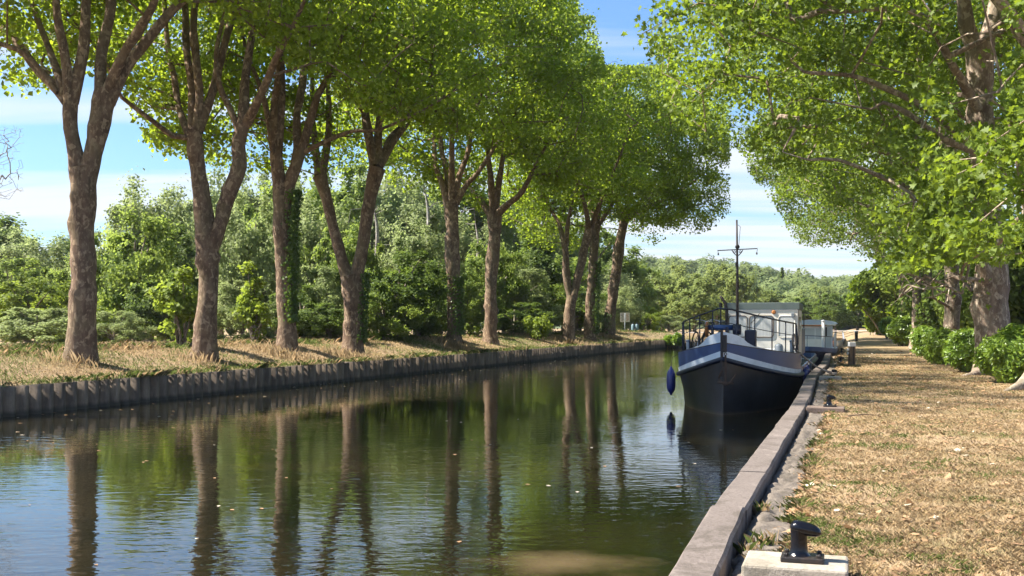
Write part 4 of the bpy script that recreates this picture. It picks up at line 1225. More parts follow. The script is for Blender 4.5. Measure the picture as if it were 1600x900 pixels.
for a_ in [
    ('dark', 20, 325, 105, 170, W, 'dark green tree at the far left edge below the bare branches'),
    ('willow', 60, 350, 92, 130, W, 'greyish tree at the far left between the edge and the nearest trunk'),
    ('yellow', 45, 425, 62, 150, 'bush', 'olive yellow bush low at the far left of the wood'),
    ('palebush', 60, 475, 56, 150, 'bush', 'grey-green thicket nearest the path at the far left'),
    ('palebush', 178, 480, 54, 90, 'bush', 'low grey-green thicket just right of the nearest trunk'),
    ('bush', 212, 320, 62, 150, W, 'broad mid-green tree right of the nearest plane trunk'),
    ('willow', 235, 268, 84, 130, W, 'tall pale tree rising behind the broad mid-green one'),
    ('willow', 170, 345, 80, 90, W, 'smaller pale tree against the sky right of the nearest trunk'),
    ('dark', 262, 420, 58, 90, 'bush', 'dark bush left of the second plane trunk'),
    ('willow', 398, 285, 66, 120, W, 'silvery willow between the second and third plane trunks'),
    ('palebush', 380, 430, 58, 110, 'bush', 'silvery low bush under the willow between second and third trunks'),
    ('willow', 345, 240, 96, 120, W, 'tall silvery tree far behind the second plane tree'),
    ('round', 455, 270, 88, 130, W, 'green tree behind the third plane tree'),
    ('palebush', 495, 405, 64, 100, 'bush', 'pale bush between the third and fourth plane trunks'),
    ('willow', 500, 300, 80, 110, W, 'pale tree seen through the gap right of the ivy-sided trunk'),
    ('tall', 560, 255, 105, 100, W, 'tall tree seen inside the V of the fourth plane tree'),
    ('willow', 625, 270, 104, 130, W, 'pale tall tree right of the V-shaped plane tree'),
    ('dark', 625, 385, 66, 120, W, 'dark low tree right of the V-shaped plane tree'),
    ('round', 570, 400, 72, 90, W, 'green low tree behind the foot of the V-shaped plane tree'),
    ('tall', 680, 300, 108, 110, W, 'tall green tree behind the ivy-sleeved plane tree'),
    ('dark', 672, 400, 80, 80, W, 'dark bush left of the ivy-sleeved trunk'),
    ('willow', 740, 330, 104, 100, W, 'pale tree between the fifth and sixth plane trunks'),
    ('bush', 735, 420, 84, 80, 'bush', 'green bush between the fifth and sixth plane trunks'),
    ('willow', 800, 395, 96, 90, W, 'pale feathery tree right of the sixth plane trunk'),
    ('talldark', 845, 370, 104, 90, W, 'dark conifer-like tree left of the leaning V-shaped plane tree'),
    ('palebush', 830, 455, 92, 80, 'bush', 'pale feathery bush left of the leaning V-shaped plane tree'),
    ('round', 880, 390, 126, 110, W, 'green tree behind the leaning V-shaped plane tree'),
    ('willow', 935, 395, 132, 100, W, 'pale tree between the seventh and ninth plane trunks'),
    ('round', 985, 400, 150, 90, W, 'green tree right of the farthest left plane trunk'),
    ('dark', 900, 440, 112, 90, W, 'dark tree behind the seventh plane trunk'),
    ('yellow', 1012, 474, 128, 48, W, 'small bright yellow-green tree right of the cream sign'),
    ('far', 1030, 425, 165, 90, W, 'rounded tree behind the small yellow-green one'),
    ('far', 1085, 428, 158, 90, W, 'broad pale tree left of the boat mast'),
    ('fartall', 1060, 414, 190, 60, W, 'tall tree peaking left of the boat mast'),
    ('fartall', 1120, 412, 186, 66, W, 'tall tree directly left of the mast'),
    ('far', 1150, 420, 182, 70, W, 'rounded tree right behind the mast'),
    ('palebush', 1045, 490, 135, 60, 'bush', 'pale bush by the water behind the barge rail'),
    ('far', 1190, 450, 200, 80, W, 'rounded tree above the barge wheelhouse'),
    ('far', 1240, 462, 205, 80, W, 'tree above the second boat canopy'),
    ('far', 1280, 444, 210, 70, W, 'olive tree right of the two spruces'),
    ('dark', 1262, 462, 185, 60, W, 'dark tree directly behind the second boat'),
    ('dark', 1305, 455, 175, 70, W, 'dark tree over the shaded gap at the end of the towpath'),  # here and next: dark leaf colour stands in for the deep shade below
    ('dark', 1340, 450, 180, 70, W, 'dark tree left of the farthest right plane trunk'),
    ('talldark', 1370, 430, 190, 80, W, 'dark tall tree behind the farthest right plane tree'),
    ('round', 1420, 400, 170, 130, W, 'green tree deep behind the far right-bank bushes'),
    ('round', 1500, 330, 110, 170, W, 'green tree behind the middle of the right row'),
    ('dark', 1570, 330, 84, 220, W, 'dark tree behind the thick pale trunk on the right'),
    ('round', 1640, 300, 70, 220, W, 'green tree behind the right edge of the photo'),
    ('bush', 118, 395, 66, 80, 'bush', 'green bush behind the nearest left plane trunk'),
    ('round', 20, 395, 78, 110, W, 'green tree above the olive bush at the far left'),
    ('dark', 292, 340, 74, 100, W, 'dark green tree just left of the second plane trunk'),
    ('palebush', 290, 470, 60, 80, 'bush', 'grey-green bush at the foot of the second plane tree'),
    ('round', 425, 340, 74, 100, W, 'green tree just left of the ivy-sided third trunk'),
    ('dark', 470, 440, 62, 80, 'bush', 'dark green bush just right of the third plane trunk'),
    ('dark', 515, 470, 60, 90, 'bush', 'dark bush left of the foot of the V-shaped plane tree'),
    ('bush', 600, 440, 64, 90, 'bush', 'deep green bush right of the foot of the V-shaped plane tree'),
    ('dark', 655, 450, 70, 90, 'bush', 'darkest bush between the fourth and fifth plane trunks'),
    ('willow', 655, 330, 86, 100, W, 'pale tree with feathery top left of the ivy-sleeved trunk'),
    ('round', 770, 370, 92, 90, W, 'green tree directly behind the sixth plane trunk'),
    ('dark', 805, 470, 88, 90, 'bush', 'dark bush right of the foot of the sixth plane tree'),
    ('round', 850, 430, 100, 80, W, 'mid-green tree left of the seventh plane trunk'),
    ('dark', 690, 460, 78, 60, 'bush', 'dark green undergrowth behind the foot of the ivy-sleeved plane tree'),
    ('willow', 965, 440, 120, 60, W, 'small pale tree right of the farthest left plane trunk'),
    ('round', 545, 340, 70, 90, W, 'green tree framed by the open V of the fourth plane tree'),
    ('willow', 430, 245, 122, 110, W, 'tall pale tree far behind the third plane tree'),
    ('round', 490, 250, 128, 120, W, 'tall round tree far behind the gap between third and fourth plane trees'),
    ('willow', 600, 235, 125, 120, W, 'tallest pale tree seen past the right arm of the V-shaped plane tree'),
    ('round', 650, 250, 132, 120, W, 'tall green tree far behind the gap left of the ivy-sleeved trunk'),
    ('tall', 720, 265, 130, 130, W, 'tall green tree far behind the fifth plane tree'),
    ('round', 790, 280, 134, 120, W, 'tall green tree far behind the sixth plane tree'),
    ('willow', 845, 300, 138, 110, W, 'tall pale tree far behind the gap right of the sixth plane tree'),
    ('round', 905, 330, 142, 100, W, 'tall tree closing the view behind the leaning V-shaped plane tree'),
    ('tall', 960, 370, 146, 90, W, 'tall tree closing the view behind the farthest left plane tree'),
    ('willow', 290, 285, 108, 120, W, 'pale tree against the sky left of the second plane tree'),
]:
    bgtree(*a_)
# ------------------------------------------------------------------ hills with far wood
def hillz(x, y):
    a = np.exp(-((x - 66) / 40) ** 2) * 12 + np.exp(-((x - 155) / 36) ** 2) * 9 + np.exp(-((x + 60) / 110) ** 2) * 7 + 3.0
    return a * sst(230, 430, y) * (1 + .05 * np.sin(x * .05)) + .3
xs = np.linspace(-500, 700, 61); yh = np.linspace(225, 900, 30)
V = [(x, y, float(hillz(x, y)) - (.6 if y < 230 else 0)) for y in yh for x in xs]
Fq = [(i * 61 + j, i * 61 + j + 1, (i + 1) * 61 + j + 1, (i + 1) * 61 + j) for i in range(29) for j in range(60)]
m, t, b, o = new_mat('hill_ground')
t.links.new(mixc(t, noise(t, pos(t), .02, 3), (0.05, 0.07, 0.03), (0.09, 0.11, 0.05)), b.inputs['Base Color']); b.inputs['Roughness'].default_value = 1
tag(fast_mesh('hills', V, Fq, m, smooth=True), kind='structure')
r = np.random.default_rng(21)
Vs, Fs, Ts, off = [], [], [], 0
for i in range(420):
    y = r.uniform(235, 520); px = r.uniform(900, 1460); x = X(px, y)
    z0 = float(hillz(x, y)); R = r.uniform(3.2, 6); hh_ = r.uniform(6, 10)
    n = int(900)
    s = r.normal(0, 1, (n, 3)); s /= np.linalg.norm(s, axis=1)[:, None]
    lump = 1 + .22 * np.sin(4 * s[:, 0] + i) * np.sin(5 * s[:, 2] + i * 2)
    C_ = np.array([x, y, z0 + hh_ * .55]) + s * np.array([R, R, hh_ * .5]) * lump[:, None] * r.uniform(.75, 1.05, (n, 1))
    tb = r.normal(.5, .28)
    v_, f_, t_ = leaf_cloud(C_, .85, r, np.clip(r.normal(tb, .15, n), 0, 1), RHOMB, .3, s, 2.5)
    Vs.append(v_); Fs.append(f_ + off); Ts.append(t_); off += len(v_)
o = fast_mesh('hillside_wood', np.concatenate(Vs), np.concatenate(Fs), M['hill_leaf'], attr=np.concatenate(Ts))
tag(o, 'far-off mixed wood covering the hillside beyond the canal', 'wood', kind='stuff')
for px, top, d, wp, lab in [(1222, 419, 330, 14, 'left and taller-looking of the two dark spruces on the skyline'), (1248, 420, 340, 15, 'right-hand dark spruce of the pair on the skyline')]:
    x = X(px, d)
    bgtree('conifer', px, top, d, wp * 1.3, 'spruce_tree', lab, group='spruces on the skyline', base=float(hillz(x, d)))

# bare tree at far left
r = np.random.default_rng(31)
d = 70; x0 = X(-18, d); z0 = gz(x0, d)
bt = thing('bare_tree', 'leafless dead tree with fine twigs at the far left edge', 'tree', (x0, d, z0))
Pp, Rr = resample([(x0, d, z0 - .3), (x0 + .2, d, 5), (x0 + .1, d, 9), (x0 + .5, d, 12)], [.22, .17, .1, .03], .4)
v_, f_ = tube_arrays(Pp, Rr, 8)
fast_mesh('trunk', v_, f_, M['bark_grey'], bt, (x0, d, z0), smooth=True)
T_ = np.array([P(r.uniform(-40, 38), r.uniform(195, 310), d + r.uniform(-1.5, 1.5)) for _ in range(240)])
v_, f_ = grow(list(Pp[::2]), list(Rr[::2]), T_, r, .005, .5)
tag(fast_mesh('twigs', v_, f_, M['bark_grey'], bt, (x0, d, z0), smooth=True), kind='stuff')
# slender pale trunks in the wood
for i, (px, y0, y1, d) in enumerate([(667, 545, 305, 92), (587, 545, 330, 92), (745, 540, 350, 98)]):
    x0 = X(px, d); z0 = gz(x0, d)
    rt = thing('slender_tree', ['slim pale bare trunk between the fourth and fifth plane trees', 'slim pale bare trunk just right of the V-shaped plane tree', 'slim pale bare trunk between the fifth and sixth plane trees'][i], 'tree', (x0, d, z0), group='slim pale trunks in the wood')
    Pp, Rr = resample([(x0, d, z0 - .2), (x0 - .1, d, z0 + 4), (x0 + .15, d, Z(y1, d) - 2), (x0 - .1, d, Z(y1, d))], [.26, .22, .15, .06], .5)
    v_, f_ = tube_arrays(Pp, Rr, 8, .1, i)
    fast_mesh('trunk', v_, f_, M['bark_grey'], rt, (x0, d, z0), smooth=True)
    T_ = np.array([Pp[-1] + r.normal(0, 1, 3) * (1.2, 1.2, 1.5) for _ in range(14)])
    v_, f_ = grow(list(Pp[-12:]), list(Rr[-12:]), T_, r, .012, .5)
    tag(fast_mesh('twigs', v_, f_, M['bark_grey'], rt, (x0, d, z0), smooth=True), kind='stuff')

# pale path at the far end behind the boat
mbp = MB()
pts = [(X(1030, 126), 126), (X(1110, 128), 128), (X(1200, 134), 134), (X(1330, 150), 150), (X(1420, 175), 175)]
V = []; Fq = []
for i, (x, y) in enumerate(pts):
    V += [(x, y - 1.5, .62), (x, y + 2.0, .64)]
    if i: Fq.append((2 * i - 2, 2 * i, 2 * i + 1, 2 * i - 1))
tag(fast_mesh('path', V, Fq, M['path']), kind='structure')
shrub('waterside_bush', 'low bright green bush overhanging the water where the left bank ends', 'bush', None, (X(1052, 112), 112.5, -.6), (1.7, 1.2, .65), 3500, .3, M['laurel_leaf'], 380, RHOMB, 14)

# ------------------------------------------------------------------ bollards
def bollard(px, d, zt, label, s=1.0, worn=False):
    x = X(px, d)
    root = thing('mooring_bollard', label, 'bollard', (x, d, zt), -math.atan2(.296, .955), group='black mooring bollards along the quay')
    hm = M['cast_iron']
    b_ = MB(); b_.box((0, 0, .0175 * s), (.262 * s, .19 * s, .035 * s))
    b_.build('base_plate', M['iron_worn'], root, bevel=.008 * s)
    for ix in (-1, 1):
        for iy in (-1, 1):
            c = MB(); c.lathe([(.016 * s, 0), (.016 * s, .014 * s), (.011 * s, .02 * s)], (ix * .10 * s, iy * .065 * s, .0355 * s), 6)
            c.build('bolt', M['iron_worn'], root)
    prof = [(.072, .034), (.062, .045), (.055, .062), (.051, .10), (.051, .165), (.053, .19)]
    c = MB(); c.lathe([(a * s, b2 * s) for a, b2 in prof], (-.022 * s, 0, 0), 28)
    smooth_by_angle(c.build('column', hm, root), 50)
    # swept hooked head: fat rounded horn pointing away from the water
    vs, fs = [], []
    sec = []
    n = 22
    for i in range(15):
        t_ = .5 - .5 * math.cos(math.pi * i / 14)
        cx_ = -.077 + .192 * t_
        k = math.sin(math.pi * min(1, t_ * 1.0) ** .82)
        prof_r = max(.002, (max(0, 1 - abs(2 * t_ - 1) ** 3.2)) ** .5)
        hz = .051 * prof_r * (1 - .25 * t_) 
        hy = .060 * prof_r * (1 - .22 * t_)
        cz_ = .212 - .012 * t_ - .02 * t_ * t_
        for k2 in range(n):
            a = 2 * math.pi * k2 / n
            zz2 = hz * math.sin(a)
            vs.append((cx_ * s, hy * math.cos(a) * s, (cz_ + zz2) * s))
    for i in range(14):
        for k2 in range(n):
            k3 = (k2 + 1) % n
            fs.append((i * n + k2, i * n + k3, (i + 1) * n + k3, (i + 1) * n + k2))
    fs.append(tuple(range(n))[::-1]); fs.append(tuple(14 * n + k2 for k2 in range(n)))
    c = MB(); c.add(vs, fs)
    smooth_by_angle(c.build('head', hm, root), 60)
    return root
def block(x0, x1, y0, y1, zt, zb, mat, label, bev=.02):
    b_ = MB(); b_.box((0, 0, (zt - zb) / 2), (x1 - x0, y1 - y0, zt - zb), 0.0)
    a_r = -math.atan2(.296, .955)
    o_ = b_.build('mooring_block', mat, None, bevel=bev, loc=((x0 + x1) / 2, (y0 + y1) / 2, zb))
    o_.rotation_euler = (0, 0, a_r)
    tag(o_, label, 'block', 'concrete blocks under the bollards')
D1 = 7.65
block(X(1174, D1), X(1335, D1), 7.58, 8.10, .15, -.4, M['block'], 'pale square-edged concrete block under the nearest bollard')
bollard(1254, 7.82, .15, 'nearest black hook-headed bollard, on the pale concrete block', 1.13)
block(X(1267, 22.4), X(1325, 22.4), 22.4, 22.95, .10, -.3, M['block_dark'], 'dark concrete block under the second bollard')
bollard(1297, 22.65, .10, 'second black bollard, standing alone on a dark block on the grass', 1.0)
block(X(1284, 35.2), X(1318, 35.2), 35.2, 35.7, .10, -.3, M['block'], 'pale flat block beside the bollard that holds the barge rope')
bollard(1303, 36.6, .02, 'third black bollard with the barge rope wound round it', 1.0)
bollard(1314.6, 49.5, .0, 'fourth black bollard, small, just left of the near service pillar', 1.15)
bollard(1315.5, 66, .0, 'fifth and farthest black bollard in line on the quay', 1.15)
# stray stick
o_ = MB().tube([(X(1325, 21.4), 21.4, .02), (X(1350, 21.6), 21.6, .035), (X(1375, 21.5), 21.5, .02)], [.014, .012, .008], 6).build('stick', M['timber'], smooth=True)
tag(o_, 'thin pale stick lying on the grass right of the dark block', 'stick')

# service pillars
x, d = X(1331, 47), 47
sp_ = thing('service_pillar', 'near service pillar with a white cap and sockets on its left side', 'pillar', (x, d, -.02), group='service pillars on the bank')
MB().box((0, 0, .41), (.25, .22, .82)).build('body', M['timber'], sp_, bevel=.01)
MB().box((.03, -.118, .42), (.035, .012, .78)).build('groove_strip', M['black'], sp_)
MB().box((0, 0, .915), (.28, .25, .19)).build('cap', M['white'], sp_, bevel=.015)
for zz_ in (.58, .70): MB().lathe([(.05, 0), (.05, .07), (.035, .075)], (0, 0, 0), 12).build('socket', M['white'], sp_)
for o_ in [c for c in sp_.children if c.name.startswith('socket')]:
    o_.rotation_euler = (0, -math.pi / 2, 0)
so = [c for c in sp_.children if c.name.startswith('socket')]
so[0].location = (-.125, 0, .52); so[1].location = (-.125, 0, .68)
x, d = X(1338, 100), 100
sp2 = thing('service_pillar', 'far service pillar, dark with a small blue-grey cap', 'pillar', (x, d, gz(x, d)), group='service pillars on the bank')
MB().box((0, 0, .42), (.24, .22, .84)).build('body', M['black'], sp2, bevel=.01)
MB().box((0, 0, .9), (.28, .25, .12)).build('cap', M['post_blue'], sp2, bevel=.01)

# signs
d = 118; x = X(1358, d); z0 = gz(x, d)
sg = thing('towpath_sign', 'white square sign with an orange-red border under the right trees', 'sign', (x, d, z0))
MB().tube([(.12, 0, -.2), (.12, 0, Z(502, d) - z0 + .6)], .05, 10).build('post', M['post_blue'], sg, smooth=True)
zc = Z(494, d) - z0
MB().box((0, -.09, zc), (.72, .03, 1.12)).build('sign_board', M['sign_red'], sg, bevel=.01)
MB().box((0, -.115, zc), (.50, .02, .88)).build('white_face', M['white'], sg)
MB().box((.10, -.13, zc + .06), (.11, .008, .58)).box((.0, -.13, zc + .30), (.16, .008, .10)).build('symbol', M['black'], sg)
d = 116; x = X(976.5, d); z0 = gz(x, d)
sg = thing('information_sign', 'cream two-panel sign on a pale post beyond the last left plane tree', 'sign', (x, d, z0))
MB().tube([(0, 0, -.2), (0, 0, Z(489, d) - z0)], .06, 10).build('post', M['post_blue'], sg, smooth=True)
zc = Z(496, d) - z0
for sx_, mt in ((-1, M['cream']), (1, M['orange_rust'])):
    pn_ = MB().box((sx_ * .27, -.075, zc), (.46, .03, .98)).build('panel', M['cream'], sg, bevel=.006)
    ln = MB()
    for k in range(6):
        ln.box((sx_ * .27 + (-.05 if k % 2 else .02), -.094, zc + .36 - k * .14), (.30 - .06 * (k % 3), .006, .04))
    ln.build('lettering', M['brown_metal'] if sx_ < 0 else M['orange'], pn_)
for i, px in enumerate((989, 995)):
    x = X(px, 115); z0 = gz(x, 115)
    gb = thing('metal_canister', ['left of two blue-green metal canisters standing right of the cream sign', 'right of two blue-green metal canisters standing right of the cream sign'][i], 'canister', (x, 115, z0), group='blue-green canisters by the sign')
    MB().lathe([(.17, 0), (.18, .05), (.18, .72), (.12, .82), (.06, .86)], n=16).build('body', M['gas_blue'], gb, smooth=True)
    MB().lathe([(.10, .85), (.10, .98), (.05, 1.0)], n=12).build('cap', M['black'], gb)
for i, px in enumerate((1006, 1034)):
    x = X(px, 118); z0 = .55
    ps = MB().box((0, 0, .35), (.10, .10, .9)).build('wooden_post', M['timber'], None, bevel=.01, loc=(x, 118, z0))
    tag(ps, ['short brown post below the small yellow-green tree', 'short brown post just left of the barge rail'][i], 'post', 'short posts at the canal end')
# orange marker and stone at the far quay
x = X(1303, 72)
mk = thing('marker_post', 'short orange post with a dark top standing on the quay past the white boat', 'post', (x, 72, -.05))
MB().lathe([(.14, 0), (.14, .62), (.10, .66)], n=14).build('body', M['orange'], mk, smooth=True)
MB().lathe([(.10, .66), (.12, .8), (.04, .9)], n=14).build('top', M['black'], mk, smooth=True)
Vl, Fl = lumps(1, lambda r: np.array([0, 0, .25]), lambda r: np.array([.38, .3, .42]), 9)
o_ = fast_mesh('boundary_stone', Vl, Fl, M['stone']); o_.location = (X(1311, 74), 74, 0)
sb = o_.modifiers.new('s', 'SUBSURF'); sb.levels = 2; sb.render_levels = 2
tag(o_, 'rounded pale stone right of the orange post on the quay', 'stone')

# ------------------------------------------------------------------ barge
AX = np.array([.296, .955])
rz = -math.atan2(.296, .955)
BO = (6.12, 31.9, WZ)
barge = thing('canal_barge', 'dark navy steel barge with a pale stripe and cream wheelhouse moored bow-on at the quay', 'boat', BO, rz)
W0 = -WZ   # add to world z to get local z
def half(s, L=25.0, B=1.97):
    s = np.asarray(s, float)
    b1 = np.clip(1 - (1 - np.clip(s / 5.2, 0, 1)) ** 1.9, 0, 1) ** .78
    b2 = np.clip(1 - (np.clip((s - (L - 3.2)) / 3.2, 0, 1)) ** 2.5, 0, 1) ** .5
    return B * b1 * b2
def strake_z(s): return .73 - .67 * np.clip(half(s) / 1.97, 0, 1) if s < 10 else .06
def nav_top(s): return 1.25 - .42 * np.clip(half(s) / 1.97, 0, 1)
SS = np.concatenate([np.array([0, .02, .06, .12, .22, .35, .5, .7, .95, 1.25, 1.6, 2.0, 2.5, 3.0, 3.6, 4.3, 5.2]), np.arange(6, 22, 1.0), np.array([22, 23, 23.6, 24.2, 24.6, 24.85, 24.95, 25.0])])
def skin(ss, zs, bs, off=0.0, thick=None):
    """zs, bs lists of functions; builds both sides; optional inner skin"""
    vs, fs = [], []
    rows = []
    path = [(s, -1) for s in ss[::-1]] + [(s, 1) for s in ss[1:]] if ss[0] == 0 else None
    for s, sd in path:
        rows.append([(sd * max(0, bs[k](s)), s if bs[k](s) > 0 else s, zs[k](s) + W0) for k in range(len(zs))])
    nk = len(zs)
    for rw in rows: vs += rw
    for i in range(len(rows) - 1):
        for k in range(nk - 1):
            fs.append((i * nk + k, (i + 1) * nk + k, (i + 1) * nk + k + 1, i * nk + k + 1))
    return vs, fs
def wl_half(s): return half(s) * (.80 + .14 * min(1, s / 6))
hull = MB()
hull.add(*skin(SS, [lambda s: -1.5, lambda s: WZ, lambda s: -.35, lambda s: strake_z(s)], [lambda s: wl_half(s) * .9, wl_half, lambda s: wl_half(s) * .45 + half(s) * .52, lambda s: half(s) * .985]))
o_ = hull.build('hull', M['hull_black'], barge); smooth_by_angle(o_, 35)
# rubbing strake: half-round bar
def side_path(ss, off, zf, both=True):
    pts = []
    P2 = [(-(float(half(s))), s) for s in ss[::-1]] + [((float(half(s))), s) for s in ss[1:]]
    P2 = np.array(P2)
    T = np.gradient(P2, axis=0); T /= np.linalg.norm(T, axis=1)[:, None] + 1e-9
    Nn = np.stack([T[:, 1], -T[:, 0]], 1)
    sg_ = np.sign(np.sum(Nn * (P2 - np.array([0, 8])), 1)); Nn *= sg_[:, None]
    Q = P2 + Nn * off
    return [(q[0], q[1], zf(p[1]) + W0) for q, p in zip(Q, P2)]
o_ = MB().tube(side_path(SS, .02, lambda s: strake_z(s) + .045), .075, 8).build('rubbing_strake', M['navy_dark'], barge, smooth=True)
def band(name, ss, z0f, z1f, off, mat, th=.02, parent=barge):
    a = side_path(ss, off, z0f); b_ = side_path(ss, off + .02, z1f)
    c = side_path(ss, off - th, z0f); d_ = side_path(ss, off + .02 - th, z1f)
    n = len(a); vs = a + b_ + d_ + c
    fs = []
    for i in range(n - 1):
        for k in range(4):
            k2 = (k + 1) % 4
            fs.append((k * n + i, k * n + i + 1, k2 * n + i + 1, k2 * n + i))
    fs += [(0, n, 2 * n, 3 * n), (n - 1, 4 * n - 1, 3 * n - 1, 2 * n - 1)]
    o_ = MB().add(vs, fs).build(name, mat, parent); smooth_by_angle(o_, 35)
    return o_
bw = SS[SS <= 5.3]
band('pale_stripe', bw, lambda s: strake_z(s) + .10, lambda s: strake_z(s) + .10 + .19 - .012 * s, 0.0, M['pale_blue'], .04)
band('bulwark', bw, lambda s: strake_z(s) + .10 + .19 - .012 * s, nav_top, .0, M['navy'], .04)
aft = SS
# gunwale aft of the bulwark
for sd in (-1, 1):
    ss = SS[SS >= 5.2]
    vs, fs = [], []
    for s in ss:
        h_ = float(half(s))
        vs += [(sd * h_, s, strake_z(s) + .10 + W0), (sd * h_, s, .32 + W0), (sd * (h_ - .05), s, .32 + W0), (sd * (h_ - .05), s, .05 + W0)]
    for i in range(len(ss) - 1):
        for k in range(3): fs.append((i * 4 + k, i * 4 + 4 + k, i * 4 + 5 + k, i * 4 + 1 + k))
    MB().add(vs, fs).build('gunwale', M['navy'], barge)
# raised pale bow plate
def bow_top(s):
    l = float(half(s))
    return nav_top(s) + .012 + .20 * (1 - float(sst(.40, .78, l))) + .11 * (1 - min(1, l / 1.35))
bp_s = SS[SS <= 2.1]
band('bow_plate', bp_s, lambda s: nav_top(s) + .004, bow_top, -.01, M['pale_blue'], .035)
o_ = MB().tube(side_path(bw, .005, lambda s: nav_top(s)), .018, 6).build('bulwark_rim', M['stem_brown'], barge, smooth=True)
# end panels of the bulwark, closing it to the deck
for sd in (-1, 1):
    MB().box((sd * 1.94, 5.25, .35 + W0), (.05, .06, .72)).build('bulwark_end', M['navy_dark'], barge)
# stem bar
MB().box((-.02, -.035, .93 + W0), (.075, .07, 1.36)).build('stem_bar', M['stem_brown'], barge, bevel=.01)
MB().box((.075, -.055, 1.22 + W0), (.11, .05, .50)).build('hawse_plate', M['stem_brown'], barge, bevel=.01)
MB().box((-.0, -.0, -.2 + W0), (.045, .05, 1.5)).build('cutwater', M['hull_black'], barge)
# decks
vs = [(-float(half(s)) + .04 if half(s) > .05 else 0, s, .82 + W0 + .25 * math.exp(-s / 2)) for s in bw] + [(float(half(s)) - .04 if half(s) > .05 else 0, s, .82 + W0 + .25 * math.exp(-s / 2)) for s in bw[::-1]]
fs = []
n = len(bw)
for i in range(n - 1): fs.append((i, i + 1, 2 * n - 2 - i, 2 * n - 1 - i))
MB().add(vs, fs).build('foredeck', M['deck'], barge)
MB().box((0, 5.27, .42 + W0), (3.84, .05, .80)).build('deck_bulkhead', M['deck'], barge)
ss = SS[SS >= 5.2]
vs = [(-float(half(s)) + .03, s, .06 + W0) for s in ss] + [(float(half(s)) - .03, s, .06 + W0) for s in ss[::-1]]
n = len(ss)
MB().add(vs, [(i, i + 1, 2 * n - 2 - i, 2 * n - 1 - i) for i in range(n - 1)]).build('side_deck', M['deck'], barge)
# cabin trunk
MB().box((0, 9.8, .32 + W0), (2.7, 8.1, .62)).build('cabin_trunk', M['navy'], barge, bevel=.04)
MB().box((0, 9.8, .655 + W0), (2.85, 8.3, .05)).build('trunk_roof', M['deck'], barge, bevel=.02)
MB().box((-.1, 6.6, .76 + W0), (.9, .8, .16)).build('hatch', M['vent_grey'], barge, bevel=.05)
MB().box((0.55, 10.8, .76 + W0), (.5, .5, .14)).build('hatch', M['white'], barge, bevel=.03)
MB().lathe([(.17, 0), (.15, .05), (.145, .30), (.12, .36), (.03, .40)], (1.08, 8.2, .68 + W0), 18).build('deck_vent', M['vent_grey'], barge, smooth=True)
# wheelhouse
WS = 14.0
wh = MB().box((0.02, WS + 1.6, 1.20 + W0), (2.95, 3.2, 2.3)).build('wheelhouse', M['cream'], barge, bevel=.03)
MB().box((0.02, WS + 1.72, 2.50 + W0), (3.06, 3.52, .29)).build('roof', M['roof_green'], wh, bevel=.02)
MB().box((0.02, WS - .015, 2.345 + W0), (2.9, .03, .03)).build('roof_trim', M['white'], wh)
MB().box((1.475, WS + .12, 1.2 + W0), (.09, .12, 2.26)).build('corner_post', M['brown_metal'], wh)
def rrect(cx, cz, w_, h_, y, rad, n=5):
    pts = []
    for (sx_, sz_, a0) in ((1, 1, 0), (-1, 1, 90), (-1, -1, 180), (1, -1, 270)):
        for k in range(n + 1):
            a = math.radians(a0 + 90 * k / n)
            pts.append((cx + sx_ * (w_ / 2 - rad) + rad * math.cos(a), y, cz + sz_ * (h_ / 2 - rad) + rad * math.sin(a)))
    return pts
for (x0, x1, fr) in ((-1.30, -.56, 1), (-.46, .50, 1), (.70, 1.36, .5)):
    cx_ = (x0 + x1) / 2; w_ = x1 - x0; zc = 1.66 + W0; h_ = .88
    pts = rrect(cx_, zc, w_, h_, WS - .012, .12)
    pane = MB().add(pts + [(a, b_ + .01, c) for a, b_, c in pts], [tuple(range(len(pts)))]).build('window', M['curtain'], wh)
    fr_ = MB(); loop = pts + [pts[0]]
    fr_.tube([(a, WS - .016, c) for a, _, c in loop], .022 if fr == 1 else .014, 6, caps=False)
    fr_.build('window_frame', M['brown_metal'] if fr == 1 else M['cream'], pane, smooth=True)
MB().box((1.499, WS + 1.5, 1.66 + W0), (.01, 1.0, .8)).build('side_window', M['dark_glass'], wh)
MB().box((-1.459, WS + 1.5, 1.66 + W0), (.01, 1.0, .8)).build('side_window', M['dark_glass'], wh)
MB().tube([(-.05, WS - .05, 2.2 + W0), (-.42, WS - .05, 1.78 + W0)], .010, 5).tube([(-.02, WS - .05, 2.2 + W0), (-.36, WS - .05, 1.80 + W0)], .007, 5).build('wiper', M['black'], wh)
MB().lathe([(.085, 0), (.085, .03), (.05, .06)], n=18).build('horn_disc', M['orange_rust'], wh)
hd = [c for c in wh.children if c.name.startswith('horn_disc')][0]; hd.rotation_euler = (math.pi / 2, 0, 0); hd.location = (.52, WS, 2.25 + W0)
for lx in (-1.36, 1.28):
    MB().box((lx, WS - .05, 2.13 + W0), (.13, .10, .16)).build('lamp', M['vent_grey'], wh, bevel=.015)
MB().box((-.95, WS - .04, 2.2 + W0), (.05, .06, .16)).build('bell', M['brown_metal'], wh, bevel=.015)
MB().box((0.02, 20.6, .95 + W0), (2.8, 4.2, 1.2)).build('aft_cabin', M['navy'], barge, bevel=.04)
